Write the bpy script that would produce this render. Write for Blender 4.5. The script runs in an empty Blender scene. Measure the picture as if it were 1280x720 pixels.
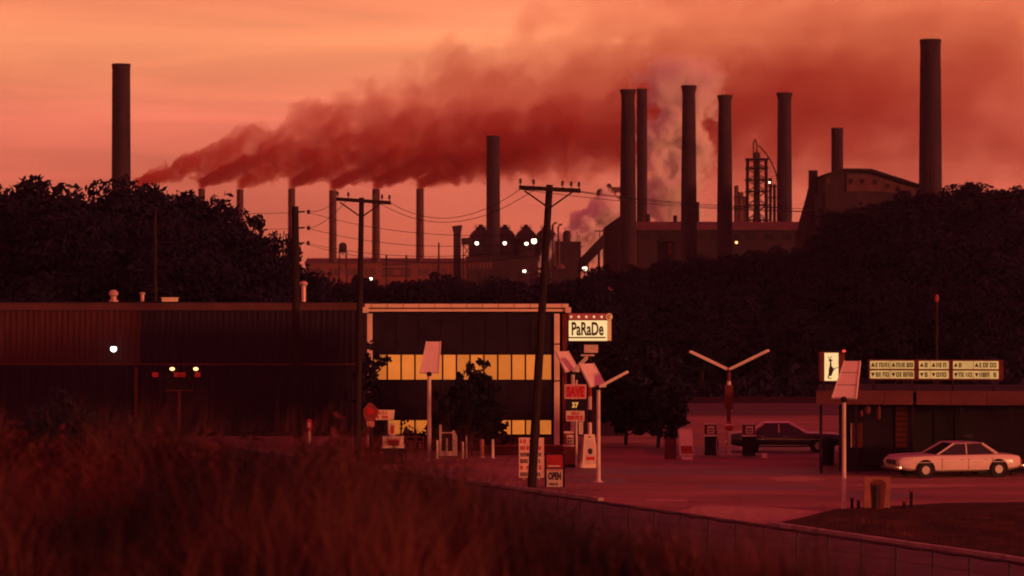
import bpy, bmesh, math, random
import numpy as np
from mathutils import Vector, Matrix
R = math.radians
random.seed(7)
rng = np.random.default_rng(11)
C = bpy.context.scene.collection
SC = bpy.context.scene

# ------------------------------------------------------------------ camera
F, H, HY = 3500.0, 7.1, 380.0          # focal length in photo pixels, eye height (m), horizon row
cam = bpy.data.cameras.new('camera'); camo = bpy.data.objects.new('camera', cam); C.objects.link(camo)
camo.location = (0, 0, H); camo.rotation_euler = (R(90), 0, 0)
cam.sensor_width = 36.0; cam.lens = F / 1280 * 36.0
cam.shift_y = 20.0 / 1280
cam.clip_start = 0.5; cam.clip_end = 8000
cam.dof.use_dof = True; cam.dof.focus_distance = 135; cam.dof.aperture_fstop = 1.6
SC.camera = camo
SC.view_settings.view_transform = 'Standard'; SC.view_settings.look = 'None'
SC.view_settings.exposure = 0.0; SC.view_settings.gamma = 1.0
SC.render.engine = 'CYCLES'
SC.cycles.use_denoising = True
SC.cycles.use_adaptive_sampling = True; SC.cycles.adaptive_threshold = 0.03; SC.cycles.adaptive_min_samples = 16
SC.cycles.max_bounces = 9; SC.cycles.diffuse_bounces = 2; SC.cycles.glossy_bounces = 2
SC.cycles.volume_bounces = 6; SC.cycles.transparent_max_bounces = 16
SC.cycles.volume_max_steps = 256
SC.cycles.filter_width = 1.9

# ------------------------------------------------------------------ dusk sky
world = bpy.data.worlds.new('World'); SC.world = world; world.use_nodes = True
nt = world.node_tree; nt.nodes.clear()
def N(t, typ, **kw):
    n = t.nodes.new(typ)
    for k, v in kw.items(): setattr(n, k, v)
    return n
def M2(t, op, a, b=None, c=None, clamp=False):
    n = t.nodes.new('ShaderNodeMath'); n.operation = op; n.use_clamp = clamp
    for i, v in enumerate((a, b, c)):
        if v is None: continue
        if isinstance(v, (int, float)): n.inputs[i].default_value = v
        else: t.links.new(v, n.inputs[i])
    return n.outputs[0]
tc = N(nt, 'ShaderNodeTexCoord'); sp = N(nt, 'ShaderNodeSeparateXYZ')
nt.links.new(tc.outputs['Generated'], sp.inputs[0])
mp = N(nt, 'ShaderNodeMapping'); mp.inputs['Scale'].default_value = (3.2, 3.2, 34.0)
nt.links.new(tc.outputs['Generated'], mp.inputs[0])
nz = N(nt, 'ShaderNodeTexNoise'); nz.inputs['Scale'].default_value = 1.7; nz.inputs['Detail'].default_value = 4
nz.inputs['Distortion'].default_value = 0.6
nt.links.new(mp.outputs[0], nz.inputs['Vector'])
el = M2(nt, 'MAXIMUM', sp.outputs[2], 0.0)
el2 = M2(nt, 'POWER', el, 0.5)
ramp = N(nt, 'ShaderNodeValToRGB')
cr = ramp.color_ramp
stops = [(0.0, (0.56, 0.098, 0.052)), (0.16, (0.70, 0.140, 0.078)), (0.21, (0.82, 0.172, 0.102)), (0.256, (0.98, 0.230, 0.135)), (0.305, (1.20, 0.385, 0.172)),
         (0.34, (1.12, 0.30, 0.145)), (0.42, (0.96, 0.185, 0.108)), (0.55, (0.58, 0.052, 0.070)), (1.0, (0.31, 0.012, 0.064))]
cr.elements[0].position = stops[0][0]; cr.elements[0].color = (*stops[0][1], 1)
cr.elements[1].position = stops[-1][0]; cr.elements[1].color = (*stops[-1][1], 1)
for p_, c_ in stops[1:-1]:
    e = cr.elements.new(p_); e.color = (*c_, 1)
nt.links.new(el2, ramp.inputs[0])
# thin bands of high cloud: slightly dimmer, slightly pinker streaks
cl = M2(nt, 'MULTIPLY_ADD', nz.outputs[0], 1.25, -0.62)
cl = M2(nt, 'MULTIPLY_ADD', cl, -0.8, 1.0)
mixc = N(nt, 'ShaderNodeVectorMath', operation='SCALE')
nt.links.new(ramp.outputs[0], mixc.inputs[0]); nt.links.new(cl, mixc.inputs['Scale'])
# the whole horizon glows; the afterglow is a little stronger on the sunset side (behind the camera, to the right)
dt = N(nt, 'ShaderNodeVectorMath', operation='DOT_PRODUCT'); dt.inputs[1].default_value = (0.8, -0.6, 0.0)
nt.links.new(tc.outputs['Generated'], dt.inputs[0])
gl = M2(nt, 'MULTIPLY_ADD', dt.outputs['Value'], 0.18, 1.0)
mix2 = N(nt, 'ShaderNodeVectorMath', operation='SCALE')
nt.links.new(mixc.outputs[0], mix2.inputs[0]); nt.links.new(gl, mix2.inputs['Scale'])
bg = N(nt, 'ShaderNodeBackground'); bg.inputs['Strength'].default_value = 1.0
nt.links.new(mix2.outputs[0], bg.inputs['Color'])
wo = N(nt, 'ShaderNodeOutputWorld'); nt.links.new(bg.outputs[0], wo.inputs[0])

# last of the sun, very low behind the camera and to its right
sunl = bpy.data.lights.new('sun', 'SUN'); sunl.energy = 2.2; sunl.angle = R(6); sunl.color = (1.0, 0.31, 0.13)
suno = bpy.data.objects.new('sun', sunl); C.objects.link(suno)
suno.rotation_euler = Vector((0.80, -0.62, 0.085)).to_track_quat('Z', 'Y').to_euler()

# ------------------------------------------------------------------ helpers
def tag(o, label=None, cat=None, group=None, kind=None):
    if label: o['label'] = label
    if cat: o['category'] = cat
    if group: o['group'] = group
    if kind: o['kind'] = kind
    return o
def thing(name, label, cat, loc=(0, 0, 0), rz=0.0, group=None):
    o = bpy.data.objects.new(name, None); C.objects.link(o)
    o.location = loc; o.rotation_euler = (0, 0, rz); o.empty_display_size = 0.3
    return tag(o, label, cat, group)
def W(px, py, d):
    return Vector(((px - 640) / F * d, d, H + (HY - py) / F * d))
def GX(px, d): return (px - 640) / F * d
def GD(py): return H * F / (py - HY)          # depth of a spot on the level station ground

class MB:
    def __init__(s): s.v = []; s.f = []
    def add(s, vs, fs):
        b = len(s.v); s.v += [tuple(v) for v in vs]; s.f += [tuple(i + b for i in f) for f in fs]; return s
    def box(s, x0, x1, y0, y1, z0, z1, M=None, bev=0.0):
        if bev > 0:
            bm = bmesh.new(); bmesh.ops.create_cube(bm, size=1)
            for v in bm.verts: v.co = Vector(((x0 + x1) / 2 + v.co.x * (x1 - x0), (y0 + y1) / 2 + v.co.y * (y1 - y0), (z0 + z1) / 2 + v.co.z * (z1 - z0)))
            bmesh.ops.bevel(bm, geom=bm.edges[:] , offset=bev, segments=2, affect='EDGES', profile=0.6)
            bm.verts.index_update()
            vs = [v.co.copy() for v in bm.verts]; fs = [[v.index for v in f.verts] for f in bm.faces]; bm.free()
        else:
            vs = [Vector(p) for p in ((x0, y0, z0), (x1, y0, z0), (x1, y1, z0), (x0, y1, z0), (x0, y0, z1), (x1, y0, z1), (x1, y1, z1), (x0, y1, z1))]
            fs = [(3, 2, 1, 0), (4, 5, 6, 7), (0, 1, 5, 4), (1, 2, 6, 5), (2, 3, 7, 6), (3, 0, 4, 7)]
        if M: vs = [M @ v for v in vs]
        return s.add(vs, fs)
    def tube(s, p0, p1, r0, r1=None, n=8, caps=True):
        r1 = r0 if r1 is None else r1
        p0, p1 = Vector(p0), Vector(p1); d = (p1 - p0)
        q = d.to_track_quat('Z', 'Y').to_matrix()
        vs = []
        for p, r in ((p0, r0), (p1, r1)):
            for k in range(n):
                a = 2 * math.pi * k / n
                vs.append(p + q @ Vector((r * math.cos(a), r * math.sin(a), 0)))
        fs = [(k, (k + 1) % n, n + (k + 1) % n, n + k) for k in range(n)]
        if caps: fs += [tuple(range(n - 1, -1, -1)), tuple(range(n, 2 * n))]
        return s.add(vs, fs)
    def path(s, pts, r, n=6):
        pts = [Vector(p) for p in pts]; rs = r if isinstance(r, (list, tuple)) else [r] * len(pts)
        vs = []; fs = []
        for i, p in enumerate(pts):
            t = (pts[min(i + 1, len(pts) - 1)] - pts[max(i - 1, 0)]).normalized()
            q = t.to_track_quat('Z', 'Y').to_matrix()
            for k in range(n):
                a = 2 * math.pi * k / n
                vs.append(p + q @ Vector((rs[i] * math.cos(a), rs[i] * math.sin(a), 0)))
        for i in range(len(pts) - 1):
            for k in range(n):
                fs.append((i * n + k, i * n + (k + 1) % n, (i + 1) * n + (k + 1) % n, (i + 1) * n + k))
        fs += [tuple(range(n - 1, -1, -1)), tuple(range((len(pts) - 1) * n, len(pts) * n))]
        return s.add(vs, fs)
    def lathe(s, prof, n=24, c=(0, 0, 0), caps=True):
        vs = []; fs = []
        for r, z in prof:
            for k in range(n):
                a = 2 * math.pi * k / n
                vs.append(Vector((c[0] + r * math.cos(a), c[1] + r * math.sin(a), c[2] + z)))
        for i in range(len(prof) - 1):
            for k in range(n):
                fs.append((i * n + k, i * n + (k + 1) % n, (i + 1) * n + (k + 1) % n, (i + 1) * n + k))
        if caps: fs += [tuple(range(n - 1, -1, -1)), tuple(range((len(prof) - 1) * n, len(prof) * n))]
        return s.add(vs, fs)
    def prism(s, poly, a0, a1, axis='y', M=None):
        """polygon given in the plane across the axis, pushed from a0 to a1"""
        n = len(poly); vs = []
        for a in (a0, a1):
            for u, w in poly:
                vs.append(Vector((u, a, w)) if axis == 'y' else (Vector((a, u, w)) if axis == 'x' else Vector((u, w, a))))
        if M: vs = [M @ v for v in vs]
        fs = [tuple(range(n)), tuple(range(2 * n - 1, n - 1, -1))]
        fs += [(k, n + k, n + (k + 1) % n, (k + 1) % n) for k in range(n)]
        return s.add(vs, fs)
    def build(s, name, mat, parent=None, smooth=False, loc=None):
        me = bpy.data.meshes.new(name); me.from_pydata(s.v, [], s.f)
        bm = bmesh.new(); bm.from_mesh(me); bmesh.ops.recalc_face_normals(bm, faces=bm.faces[:]); bm.to_mesh(me); bm.free()
        me.materials.append(mat)
        if smooth:
            me.polygons.foreach_set('use_smooth', [True] * len(me.polygons))
            try: me.set_sharp_from_angle(angle=R(40))
            except Exception: pass
        o = bpy.data.objects.new(name, me); C.objects.link(o)
        if parent: o.parent = parent
        if loc is not None: o.location = loc
        return o
def share(o, name=None, parent=None, loc=None, rz=None, scale=None):
    c = bpy.data.objects.new(name or o.name.split('.')[0], o.data); C.objects.link(c)
    c.parent = parent
    if loc is not None: c.location = loc
    if rz is not None: c.rotation_euler = (0, 0, rz)
    if scale is not None: c.scale = scale
    return c
def copy_tree(o, parent=None):
    c = o.copy(); C.objects.link(c)
    if parent: c.parent = parent
    for ch in [x for x in bpy.data.objects if x.parent == o]: copy_tree(ch, c)
    return c

# ------------------------------------------------------------------ materials
def mat(name, col, rough=0.8, var=0.25, scale=3.0, metal=0.0, bump=0.0, col2=None, stretch=(1, 1, 1), spec=0.3, coat=0.0):
    m = bpy.data.materials.new(name); m.use_nodes = True; t = m.node_tree
    b = t.nodes['Principled BSDF']
    b.inputs['Roughness'].default_value = rough; b.inputs['Metallic'].default_value = metal
    b.inputs['Specular IOR Level'].default_value = spec
    if coat: b.inputs['Coat Weight'].default_value = coat; b.inputs['Coat Roughness'].default_value = 0.12
    co = N(t, 'ShaderNodeTexCoord'); mpn = N(t, 'ShaderNodeMapping'); mpn.inputs['Scale'].default_value = stretch
    t.links.new(co.outputs['Object'], mpn.inputs[0])
    no = N(t, 'ShaderNodeTexNoise'); no.inputs['Scale'].default_value = scale; no.inputs['Detail'].default_value = 6; no.inputs['Roughness'].default_value = 0.62
    t.links.new(mpn.outputs[0], no.inputs['Vector'])
    rp = N(t, 'ShaderNodeValToRGB'); rp.color_ramp.elements[0].position = 0.32; rp.color_ramp.elements[1].position = 0.68
    c2 = col2 or tuple(c * (1 + var) for c in col)
    c1 = col if col2 else tuple(c * (1 - var) for c in col)
    rp.color_ramp.elements[0].color = (*c1, 1); rp.color_ramp.elements[1].color = (*c2, 1)
    t.links.new(no.outputs[0], rp.inputs[0]); t.links.new(rp.outputs[0], b.inputs['Base Color'])
    if bump:
        bp = N(t, 'ShaderNodeBump'); bp.inputs['Strength'].default_value = bump; bp.inputs['Distance'].default_value = 0.05
        t.links.new(no.outputs[0], bp.inputs['Height']); t.links.new(bp.outputs[0], b.inputs['Normal'])
    return m
def emit(name, col, st=1.0, var=0.0, scale=1.0):
    m = bpy.data.materials.new(name); m.use_nodes = True; t = m.node_tree
    b = t.nodes['Principled BSDF']; b.inputs['Base Color'].default_value = (0.06, 0.05, 0.045, 1); b.inputs['Roughness'].default_value = 0.3
    b.inputs['Emission Color'].default_value = (*col, 1); b.inputs['Emission Strength'].default_value = st
    if var:
        co = N(t, 'ShaderNodeTexCoord'); no = N(t, 'ShaderNodeTexNoise'); no.inputs['Scale'].default_value = scale
        no.inputs['Detail'].default_value = 3
        t.links.new(co.outputs['Object'], no.inputs['Vector'])
        s = M2(t, 'MULTIPLY_ADD', no.outputs[0], var * 2 * st, st * (1 - var)); t.links.new(s, b.inputs['Emission Strength'])
    return m
m_brick = mat('sooty_brick', (0.032, 0.015, 0.026), 0.9, 0.4, 0.7, bump=0.3, stretch=(1, 1, 0.25))
m_brick2 = mat('red_brick', (0.085, 0.032, 0.032), 0.9, 0.35, 0.8, bump=0.3, stretch=(1, 1, 0.3))
m_steel = mat('rusted_steel', (0.030, 0.016, 0.020), 0.85, 0.5, 2.0, bump=0.2, spec=0.1)
m_roofrust = mat('rust_roof', (0.115, 0.042, 0.040), 0.85, 0.35, 0.4, stretch=(1, 0.3, 1))
m_wall = mat('dark_mill_wall', (0.030, 0.013, 0.020), 0.9, 0.4, 0.3, stretch=(1, 1, 0.4))
m_pole = mat('creosoted_wood', (0.026, 0.016, 0.020), 0.9, 0.4, 3.0, stretch=(6, 6, 0.4), bump=0.4, spec=0.05)
m_dark = mat('dark_paint', (0.020, 0.012, 0.024), 0.85, 0.3, 1.5, spec=0.06)
m_darkred = mat('dark_red_paint', (0.11, 0.018, 0.022), 0.75, 0.3, 2.0)
m_red = mat('red_paint', (0.36, 0.02, 0.026), 0.5, 0.15, 3.0)
m_white = mat('white_paint', (0.78, 0.70, 0.58), 0.5, 0.10, 2.0)
m_white2 = mat('weathered_white', (0.56, 0.46, 0.38), 0.7, 0.22, 2.5)
m_cream = mat('cream_paint', (0.72, 0.58, 0.42), 0.55, 0.12, 1.0)
m_print = mat('dark_print', (0.035, 0.012, 0.014), 0.6, 0.2, 4.0)
m_redprint = mat('red_print', (0.45, 0.012, 0.018), 0.6, 0.2, 4.0)
m_chrome = mat('chrome', (0.75, 0.70, 0.68), 0.18, 0.05, 4.0, metal=1.0)
m_glass = mat('dark_glass', (0.02, 0.018, 0.02), 0.08, 0.1, 2.0, spec=0.5)
m_tyre = mat('tyre_rubber', (0.018, 0.016, 0.018), 0.85, 0.2, 8.0)
m_leaf = mat('dark_foliage', (0.016, 0.012, 0.032), 0.9, 0.3, 1.2, spec=0.0)
m_leaf2 = mat('shrub_foliage', (0.018, 0.015, 0.032), 0.8, 0.45, 2.0, spec=0.08)
m_bark = mat('bark', (0.035, 0.024, 0.02), 0.95, 0.3, 5.0, bump=0.4)
m_corr_lit = mat('lit_red_corrugated_iron', (0.075, 0.022, 0.028), 0.8, 0.45, 0.8, stretch=(1, 1, 0.15), spec=0.1)  # lighter, redder copy of the dark sheeting; light is painted into it
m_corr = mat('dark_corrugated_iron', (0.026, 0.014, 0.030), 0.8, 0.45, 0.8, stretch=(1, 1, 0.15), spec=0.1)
m_fascia_d = mat('dull_red_fascia', (0.085, 0.026, 0.032), 0.7, 0.3, 0.6)
m_yellowprint = emit('lit_numerals', (1.0, 0.45, 0.08), 0.75)
m_bulb = emit('white_lamp_glass', (1.0, 0.86, 0.62), 5.0)
m_bulb_g = emit('pale_green_lamp_glass', (0.80, 1.0, 0.74), 5.0)
m_bulb_o = emit('orange_lamp_glass', (1.0, 0.50, 0.18), 3.0)
m_bulb_r = emit('red_lamp_glass', (1.0, 0.06, 0.04), 1.0)
m_sign = emit('backlit_cream_sign', (0.95, 0.64, 0.28), 1.0, 0.12, 1.3)
m_sign2 = emit('backlit_marquee', (0.85, 0.45, 0.14), 0.62, 0.5, 1.6)
m_signred = emit('backlit_red_sign', (0.30, 0.015, 0.015), 0.9)
m_signor = emit('backlit_orange_band', (0.75, 0.22, 0.06), 0.8)
m_panes = [emit('lit_window_amber', (0.72, 0.172, 0.024), s, 0.2, 1.3) for s in (0.76, 0.86, 0.94)]
m_insul = mat('porcelain', (0.05, 0.035, 0.04), 0.3, 0.2, 4)

# ------------------------------------------------------------------ ground
U = Vector((0.416, -0.909)); NN = Vector((0.909, 0.416)); P0 = Vector((4.0, 99.0))
def off(x, y): return (x - P0.x) * NN.x + (y - P0.y) * NN.y          # metres from the kerb line, + on the station side
def along(a, s): p = P0 + U * a + NN * s; return (p.x, p.y)
def sm(a, b, x): t = np.clip((x - a) / (b - a), 0, 1); return t * t * (3 - 2 * t)
ZB = 8.0                                   # level of the mill plateau
def height(x, y):
    x = np.asarray(x, float); y = np.asarray(y, float)
    s = (x - P0.x) * NN.x + (y - P0.y) * NN.y
    emb = 5.0 * sm(-15, -39, s)
    emb = emb + 0.18 * np.sin(x * 0.9 + y * 0.31) * sm(-14, -24, s) + 0.12 * np.sin(x * 2.3 - y * 0.8) * sm(-14, -24, s)
    back = (ZB + .4) * sm(205, 400, y + 0.10 * x) + 6.0 * sm(35, 110, x) * sm(205, 330, y) * (1 - sm(420, 600, y))
    back = back + 0.6 * np.sin(x * 0.07) * np.sin(y * 0.05) * sm(215, 260, y)
    return emb + back
def grid_mesh(name, xs, ys, zf, m, kind='structure'):
    X, Y = np.meshgrid(xs, ys); Z = zf(X, Y)
    n, k = X.shape
    v = np.stack([X, Y, Z], -1).reshape(-1, 3)
    i = np.arange(n * k).reshape(n, k)
    f = np.stack([i[:-1, :-1], i[:-1, 1:], i[1:, 1:], i[1:, :-1]], -1).reshape(-1, 4)
    me = bpy.data.meshes.new(name); me.from_pydata(v.tolist(), [], f.tolist()); me.materials.append(m)
    me.polygons.foreach_set('use_smooth', [True] * len(me.polygons))
    o = bpy.data.objects.new(name, me); C.objects.link(o); o['kind'] = kind
    return o
m_ground = mat('dry_earth_and_grass', (0.018, 0.013, 0.015), 0.95, 0.3, 0.35, bump=0.5, col2=(0.055, 0.03, 0.03), spec=0.03)
m_lot = mat('worn_forecourt_concrete', (0.18, 0.090, 0.074), 0.92, 0.3, 0.16, bump=0.15, col2=(0.40, 0.205, 0.155), stretch=(0.6, 1.5, 1), spec=.15)
m_road = mat('old_asphalt', (0.085, 0.055, 0.062), 0.95, 0.3, 0.5, bump=0.25, col2=(0.13, 0.085, 0.09), spec=0.08)
m_apron = mat('pale_concrete', (0.42, 0.26, 0.18), 0.85, 0.2, 1.2, bump=0.2)
m_kerb = mat('kerb_concrete', (0.34, 0.27, 0.24), 0.85, 0.3, 2.0, bump=0.2)
xs = np.concatenate([np.linspace(-650, -60, 24)[:-1], np.linspace(-60, 60, 121), np.linspace(60, 650, 24)[1:]])
ys = np.concatenate([np.linspace(-60, 5, 8)[:-1], np.linspace(5, 130, 126), np.linspace(130, 460, 67)[1:], np.linspace(460, 1050, 16)[1:]])
grid_mesh('ground', xs, ys, height, m_ground)
def sheet(name, poly, z, m, th=None, kind='structure'):
    mb = MB()
    if th: mb.prism(poly, z - th, z, axis='z')
    else: mb.add([(x, y, z) for x, y in poly], [tuple(range(len(poly)))])
    o = mb.build(name, m)
    # always facing up
    if not th and o.data.polygons[0].normal.z < 0: o.data.flip_normals()
    o['kind'] = kind
    return o
A0, A1 = -120, 60
sheet('road', [along(A0, -7.1), along(A1, -7.1), along(A1, 0), along(A0, 0)], 0.010, m_road)
sheet('forecourt', [along(-62, 0), along(A1, 0), (75, 60), (75, 178), (7, 178), (6, 150), (-30, 150)], 0.014, m_lot)
sheet('back_road', [(7, 178.2), (75, 178.2), (75, 200), (7, 200)], 0.008, m_road)
# slab joints cut in the forecourt are too fine to see from here; tyre-dark lanes and the pale driveway apron are laid as sheets
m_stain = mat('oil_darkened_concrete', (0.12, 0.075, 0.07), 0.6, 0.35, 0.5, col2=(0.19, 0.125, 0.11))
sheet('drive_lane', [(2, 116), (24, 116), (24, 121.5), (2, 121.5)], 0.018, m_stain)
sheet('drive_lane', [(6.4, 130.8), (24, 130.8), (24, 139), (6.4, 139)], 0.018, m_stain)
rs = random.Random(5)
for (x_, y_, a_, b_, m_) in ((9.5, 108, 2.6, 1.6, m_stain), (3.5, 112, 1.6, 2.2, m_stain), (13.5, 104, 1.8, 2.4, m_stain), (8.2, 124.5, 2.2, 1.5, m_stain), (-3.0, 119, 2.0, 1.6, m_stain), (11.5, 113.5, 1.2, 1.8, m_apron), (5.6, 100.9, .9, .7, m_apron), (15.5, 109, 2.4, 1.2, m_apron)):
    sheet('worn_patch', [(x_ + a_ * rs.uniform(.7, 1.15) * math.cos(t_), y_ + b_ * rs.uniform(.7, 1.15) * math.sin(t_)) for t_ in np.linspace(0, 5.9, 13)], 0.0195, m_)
sheet('driveway_apron', [along(4.0, 0), along(9.8, 0), (11.0, 95.2), (8.6, 97.8), (6.5, 98.4)], 0.022, m_apron)
def kerb(a0, a1):
    M = Matrix.Translation((P0.x, P0.y, 0)) @ Matrix.Rotation(math.atan2(U.y, U.x), 4, 'Z')
    n = max(1, int((a1 - a0) / 3))
    for i in range(n):
        x0 = a0 + (a1 - a0) * i / n; x1 = a0 + (a1 - a0) * (i + 1) / n
        mb = MB(); mb.box(x0 + 0.015, x1 - 0.015, -0.08, 0.16, -0.1, 0.12 + random.uniform(-.006, .006), M=M, bev=0.02)
        o = mb.build('kerb_stone', m_kerb, kerb_root)
kerb_root = bpy.data.objects.new('kerb', None); C.objects.link(kerb_root); kerb_root['kind'] = 'structure'
kerb(-58, -24); kerb(-21, -2); kerb(10.2, 40)
# grass island on the right with a kerbed edge
isl = [along(10.6, 0.25), (11.0, 95.2), (15.3, 98.2), (24, 99.5), along(34, 0.25)]
m_isl = mat('island_turf', (0.03, 0.022, 0.016), 0.95, 0.4, 1.2, bump=0.8, col2=(0.085, 0.045, 0.03), spec=0.03)
sheet('grass_island', isl, 0.13, m_isl, th=0.3)

# ------------------------------------------------------------------ trees
def tree_meshes(seed, hgt=10.0, rad=4.0, nleaf=6000, leaf=0.175, low=0.22):
    rn = np.random.default_rng(seed); rd = random.Random(seed)
    tb = MB()
    pts = [Vector((0, 0, -0.4))]; 
    for i in range(1, 6):
        pts.append(Vector((rd.uniform(-.25, .25) * i * .3, rd.uniform(-.25, .25) * i * .3, hgt * 0.72 * i / 5)))
    r0 = hgt * 0.022
    tb.path(pts, [r0 * (1.3 - 0.2 * i) for i in range(6)], 7)
    tips = [pts[-1] + Vector((0, 0, hgt * 0.1))]
    nl = 15
    for k in range(nl):
        z = hgt * (low + 0.08 + 0.52 * k / nl); a = k * 2.4 + rd.uniform(-.5, .5)
        base = pts[min(5, int(z / (hgt * .72) * 5))].copy(); base.z = z
        ln = rad * (0.95 - 0.35 * (k / nl)) * rd.uniform(.7, 1.1)
        m1 = base + Vector((math.cos(a) * ln * .5, math.sin(a) * ln * .5, ln * .22))
        tip = base + Vector((math.cos(a) * ln, math.sin(a) * ln, ln * .55))
        tb.path([base, m1, tip], [r0 * .45, r0 * .3, r0 * .1], 5)
        tips += [m1, tip, (m1 + tip) / 2 + Vector((rd.uniform(-.6, .6), rd.uniform(-.6, .6), rd.uniform(-.2, .8)))]
    # clumps around the limb tips
    ctr = []
    for t_ in tips:
        for _ in range(3):
            ctr.append((t_.x + rn.normal(0, rad * .16), t_.y + rn.normal(0, rad * .16), t_.z + rn.normal(0, hgt * .05), rd.uniform(.10, .22) * rad))
    ctr = np.array(ctr)
    idx = rn.integers(0, len(ctr), nleaf)
    d = rn.normal(0, 1, (nleaf, 3)); d /= np.linalg.norm(d, axis=1)[:, None] + 1e-6
    rr = ctr[idx, 3] * rn.random(nleaf) ** 0.4
    pos = ctr[idx, :3] + d * rr[:, None] * np.array([1.1, 1.1, .8])
    pos[:, 2] = np.maximum(pos[:, 2], hgt * low * 0.5)
    pos[:, 2] *= hgt / np.percentile(pos[:, 2], 99.7)
    me = leaf_quads('crown', pos, leaf * rn.uniform(.6, 1.3, nleaf), rn)
    return tb, me
def leaf_quads(name, pos, size, rn):
    n = len(pos)
    a = rn.normal(0, 1, (n, 3)); a /= np.linalg.norm(a, axis=1)[:, None]
    b = rn.normal(0, 1, (n, 3)); b -= a * np.sum(a * b, 1)[:, None]; b /= np.linalg.norm(b, axis=1)[:, None]
    s = size[:, None]
    v = np.stack([pos - a * s, pos - b * s * .45, pos + a * s, pos + b * s * .45], 1).reshape(-1, 3)
    return quads_mesh(name, v, n)
def quads_mesh(name, v, n):
    me = bpy.data.meshes.new(name)
    me.vertices.add(4 * n); me.vertices.foreach_set('co', v.astype(np.float32).ravel())
    me.loops.add(4 * n); me.loops.foreach_set('vertex_index', np.arange(4 * n, dtype=np.int32))
    me.polygons.add(n); me.polygons.foreach_set('loop_start', np.arange(0, 4 * n, 4, dtype=np.int32))
    me.update(calc_edges=True)
    return me
protos = []
for sd, hg, rd_, nl_ in ((1, 10, 4.2, 20000), (2, 10, 3.6, 17000), (3, 10, 4.8, 22000)):
    tb, cm = tree_meshes(sd, hg, rd_, nl_)
    cm.materials.append(m_leaf)
    tm = bpy.data.meshes.new('trunk'); tm.from_pydata(tb.v, [], tb.f); tm.materials.append(m_bark)
    protos.append((tm, cm))
def tree(x, y, hgt, label, group=None, k=0, wide=1.0, z=None, name='leafy_tree', leafmat=None):
    zz = float(height(x, y)) if z is None else z
    o = thing(name, label, 'tree', (x, y, zz - 0.1), random.uniform(0, 6.28), group)
    s = hgt / 10.0
    tm, cm = protos[k % 3]
    for nm, me in (('trunk', tm), ('crown', cm)):
        c = bpy.data.objects.new(nm, me); C.objects.link(c); c.parent = o; c.scale = (s * wide, s * wide, s)
    return o
def tree_px(px, top, d, label, group=None, k=0, wide=1.0):
    p = W(px, top, d); g = float(height(p.x, p.y))
    return tree(p.x, p.y, max(2.0, (p.z - g)), label, group, k, wide)
LM_L = [(-20, 'off the left end of the warehouse'), (60, 'over the far left warehouse roof'), (118, 'just left of the tall left chimney'), (151, 'at the foot of the tall left chimney'), (178, 'above the slim small roof vent'), (212, 'above the flat lit roof box'),
        (252, 'at the second smoking chimney'), (300, 'at the third smoking chimney'), (345, 'just left of the bare pole'), (28, 'over the left end of the warehouse roof'), (82, 'a little left of the tall left chimney'), (276, 'between the second and third smoking chimneys'), (369, 'behind the bare pole'), (398, 'just right of the bare pole')]
LM_M = [(425, 'left of the crossarm pole'), (452, 'at the crossarm pole'), (490, 'below the sixth slim chimney'), (525, 'below the seventh slim chimney'), (560, 'left of the hopper tower'), (590, 'below the first dome'), (616, 'below the lone chimney'), (640, 'below the second dome'), (668, 'left of the near pole'), (695, 'right of the near pole')]
LM_R = [(730, 'above the PaRaDe sign'), (752, 'just right of the PaRaDe sign'), (785, 'under the thick flared chimney'), (812, 'under the narrow straight chimney'), (835, 'above the round tree'), (861, 'under the tallest flared chimney'), (888, 'left of the V lamp'), (911, 'above the V lamp'), (946, 'under the lattice tower'), (980, 'right of the lattice tower'), (1010, 'under the stubby stack'),
        (1035, 'above the animal sign'), (1060, 'under the powerhouse'), (1090, 'above the marquee sign'), (1120, 'above the middle marquee panels'), (1145, 'left of the huge chimney'), (1168, 'at the huge chimney'), (1200, 'just right of the huge chimney'), (1240, 'well right of the huge chimney'), (1262, 'near the far right end'), (1180, 'touching the huge chimney on its right'), (1285, 'at the far right end')]
_used = {}
def near_label(base, lms, px):
    for _, t_ in sorted(lms, key=lambda q: abs(q[0] - px)):
        l = base + ', ' + t_
        if l not in _used: _used[l] = 1; return l
    return base
# left mass behind the warehouse
gl_ = 'trees massed behind the long warehouse'
L1 = lambda px, d: near_label('skyline treetop in the left tree mass' if d > 178 else 'nearer dark tree in the left mass', LM_L, px)
for i, (px, top, d, w) in enumerate([(-20, 236, 205, 1.1), (28, 228, 190, 1.1), (82, 236, 200, 1.1), (118, 240, 180, 1.0), (150, 247, 195, .8), (186, 235, 186, .8), (208, 232, 200, .9), (232, 254, 185, .75),
                                 (258, 268, 195, .8), (282, 284, 190, .75), (308, 290, 200, .7), (334, 292, 195, .6), (362, 330, 195, .7), (388, 350, 200, .7),
                                 (60, 268, 176, 1.2), (112, 280, 172, 1.2), (165, 282, 174, 1.2), (215, 284, 172, 1.1), (256, 302, 174, 1.0), (300, 318, 176, .95), (340, 340, 178, .9), (100, 320, 168, 1.3), (180, 318, 168, 1.3), (250, 322, 168, 1.3), (320, 335, 170, 1.3)]):
    tree_px(px, top, d, L1(px, d), gl_, i, w)
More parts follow.
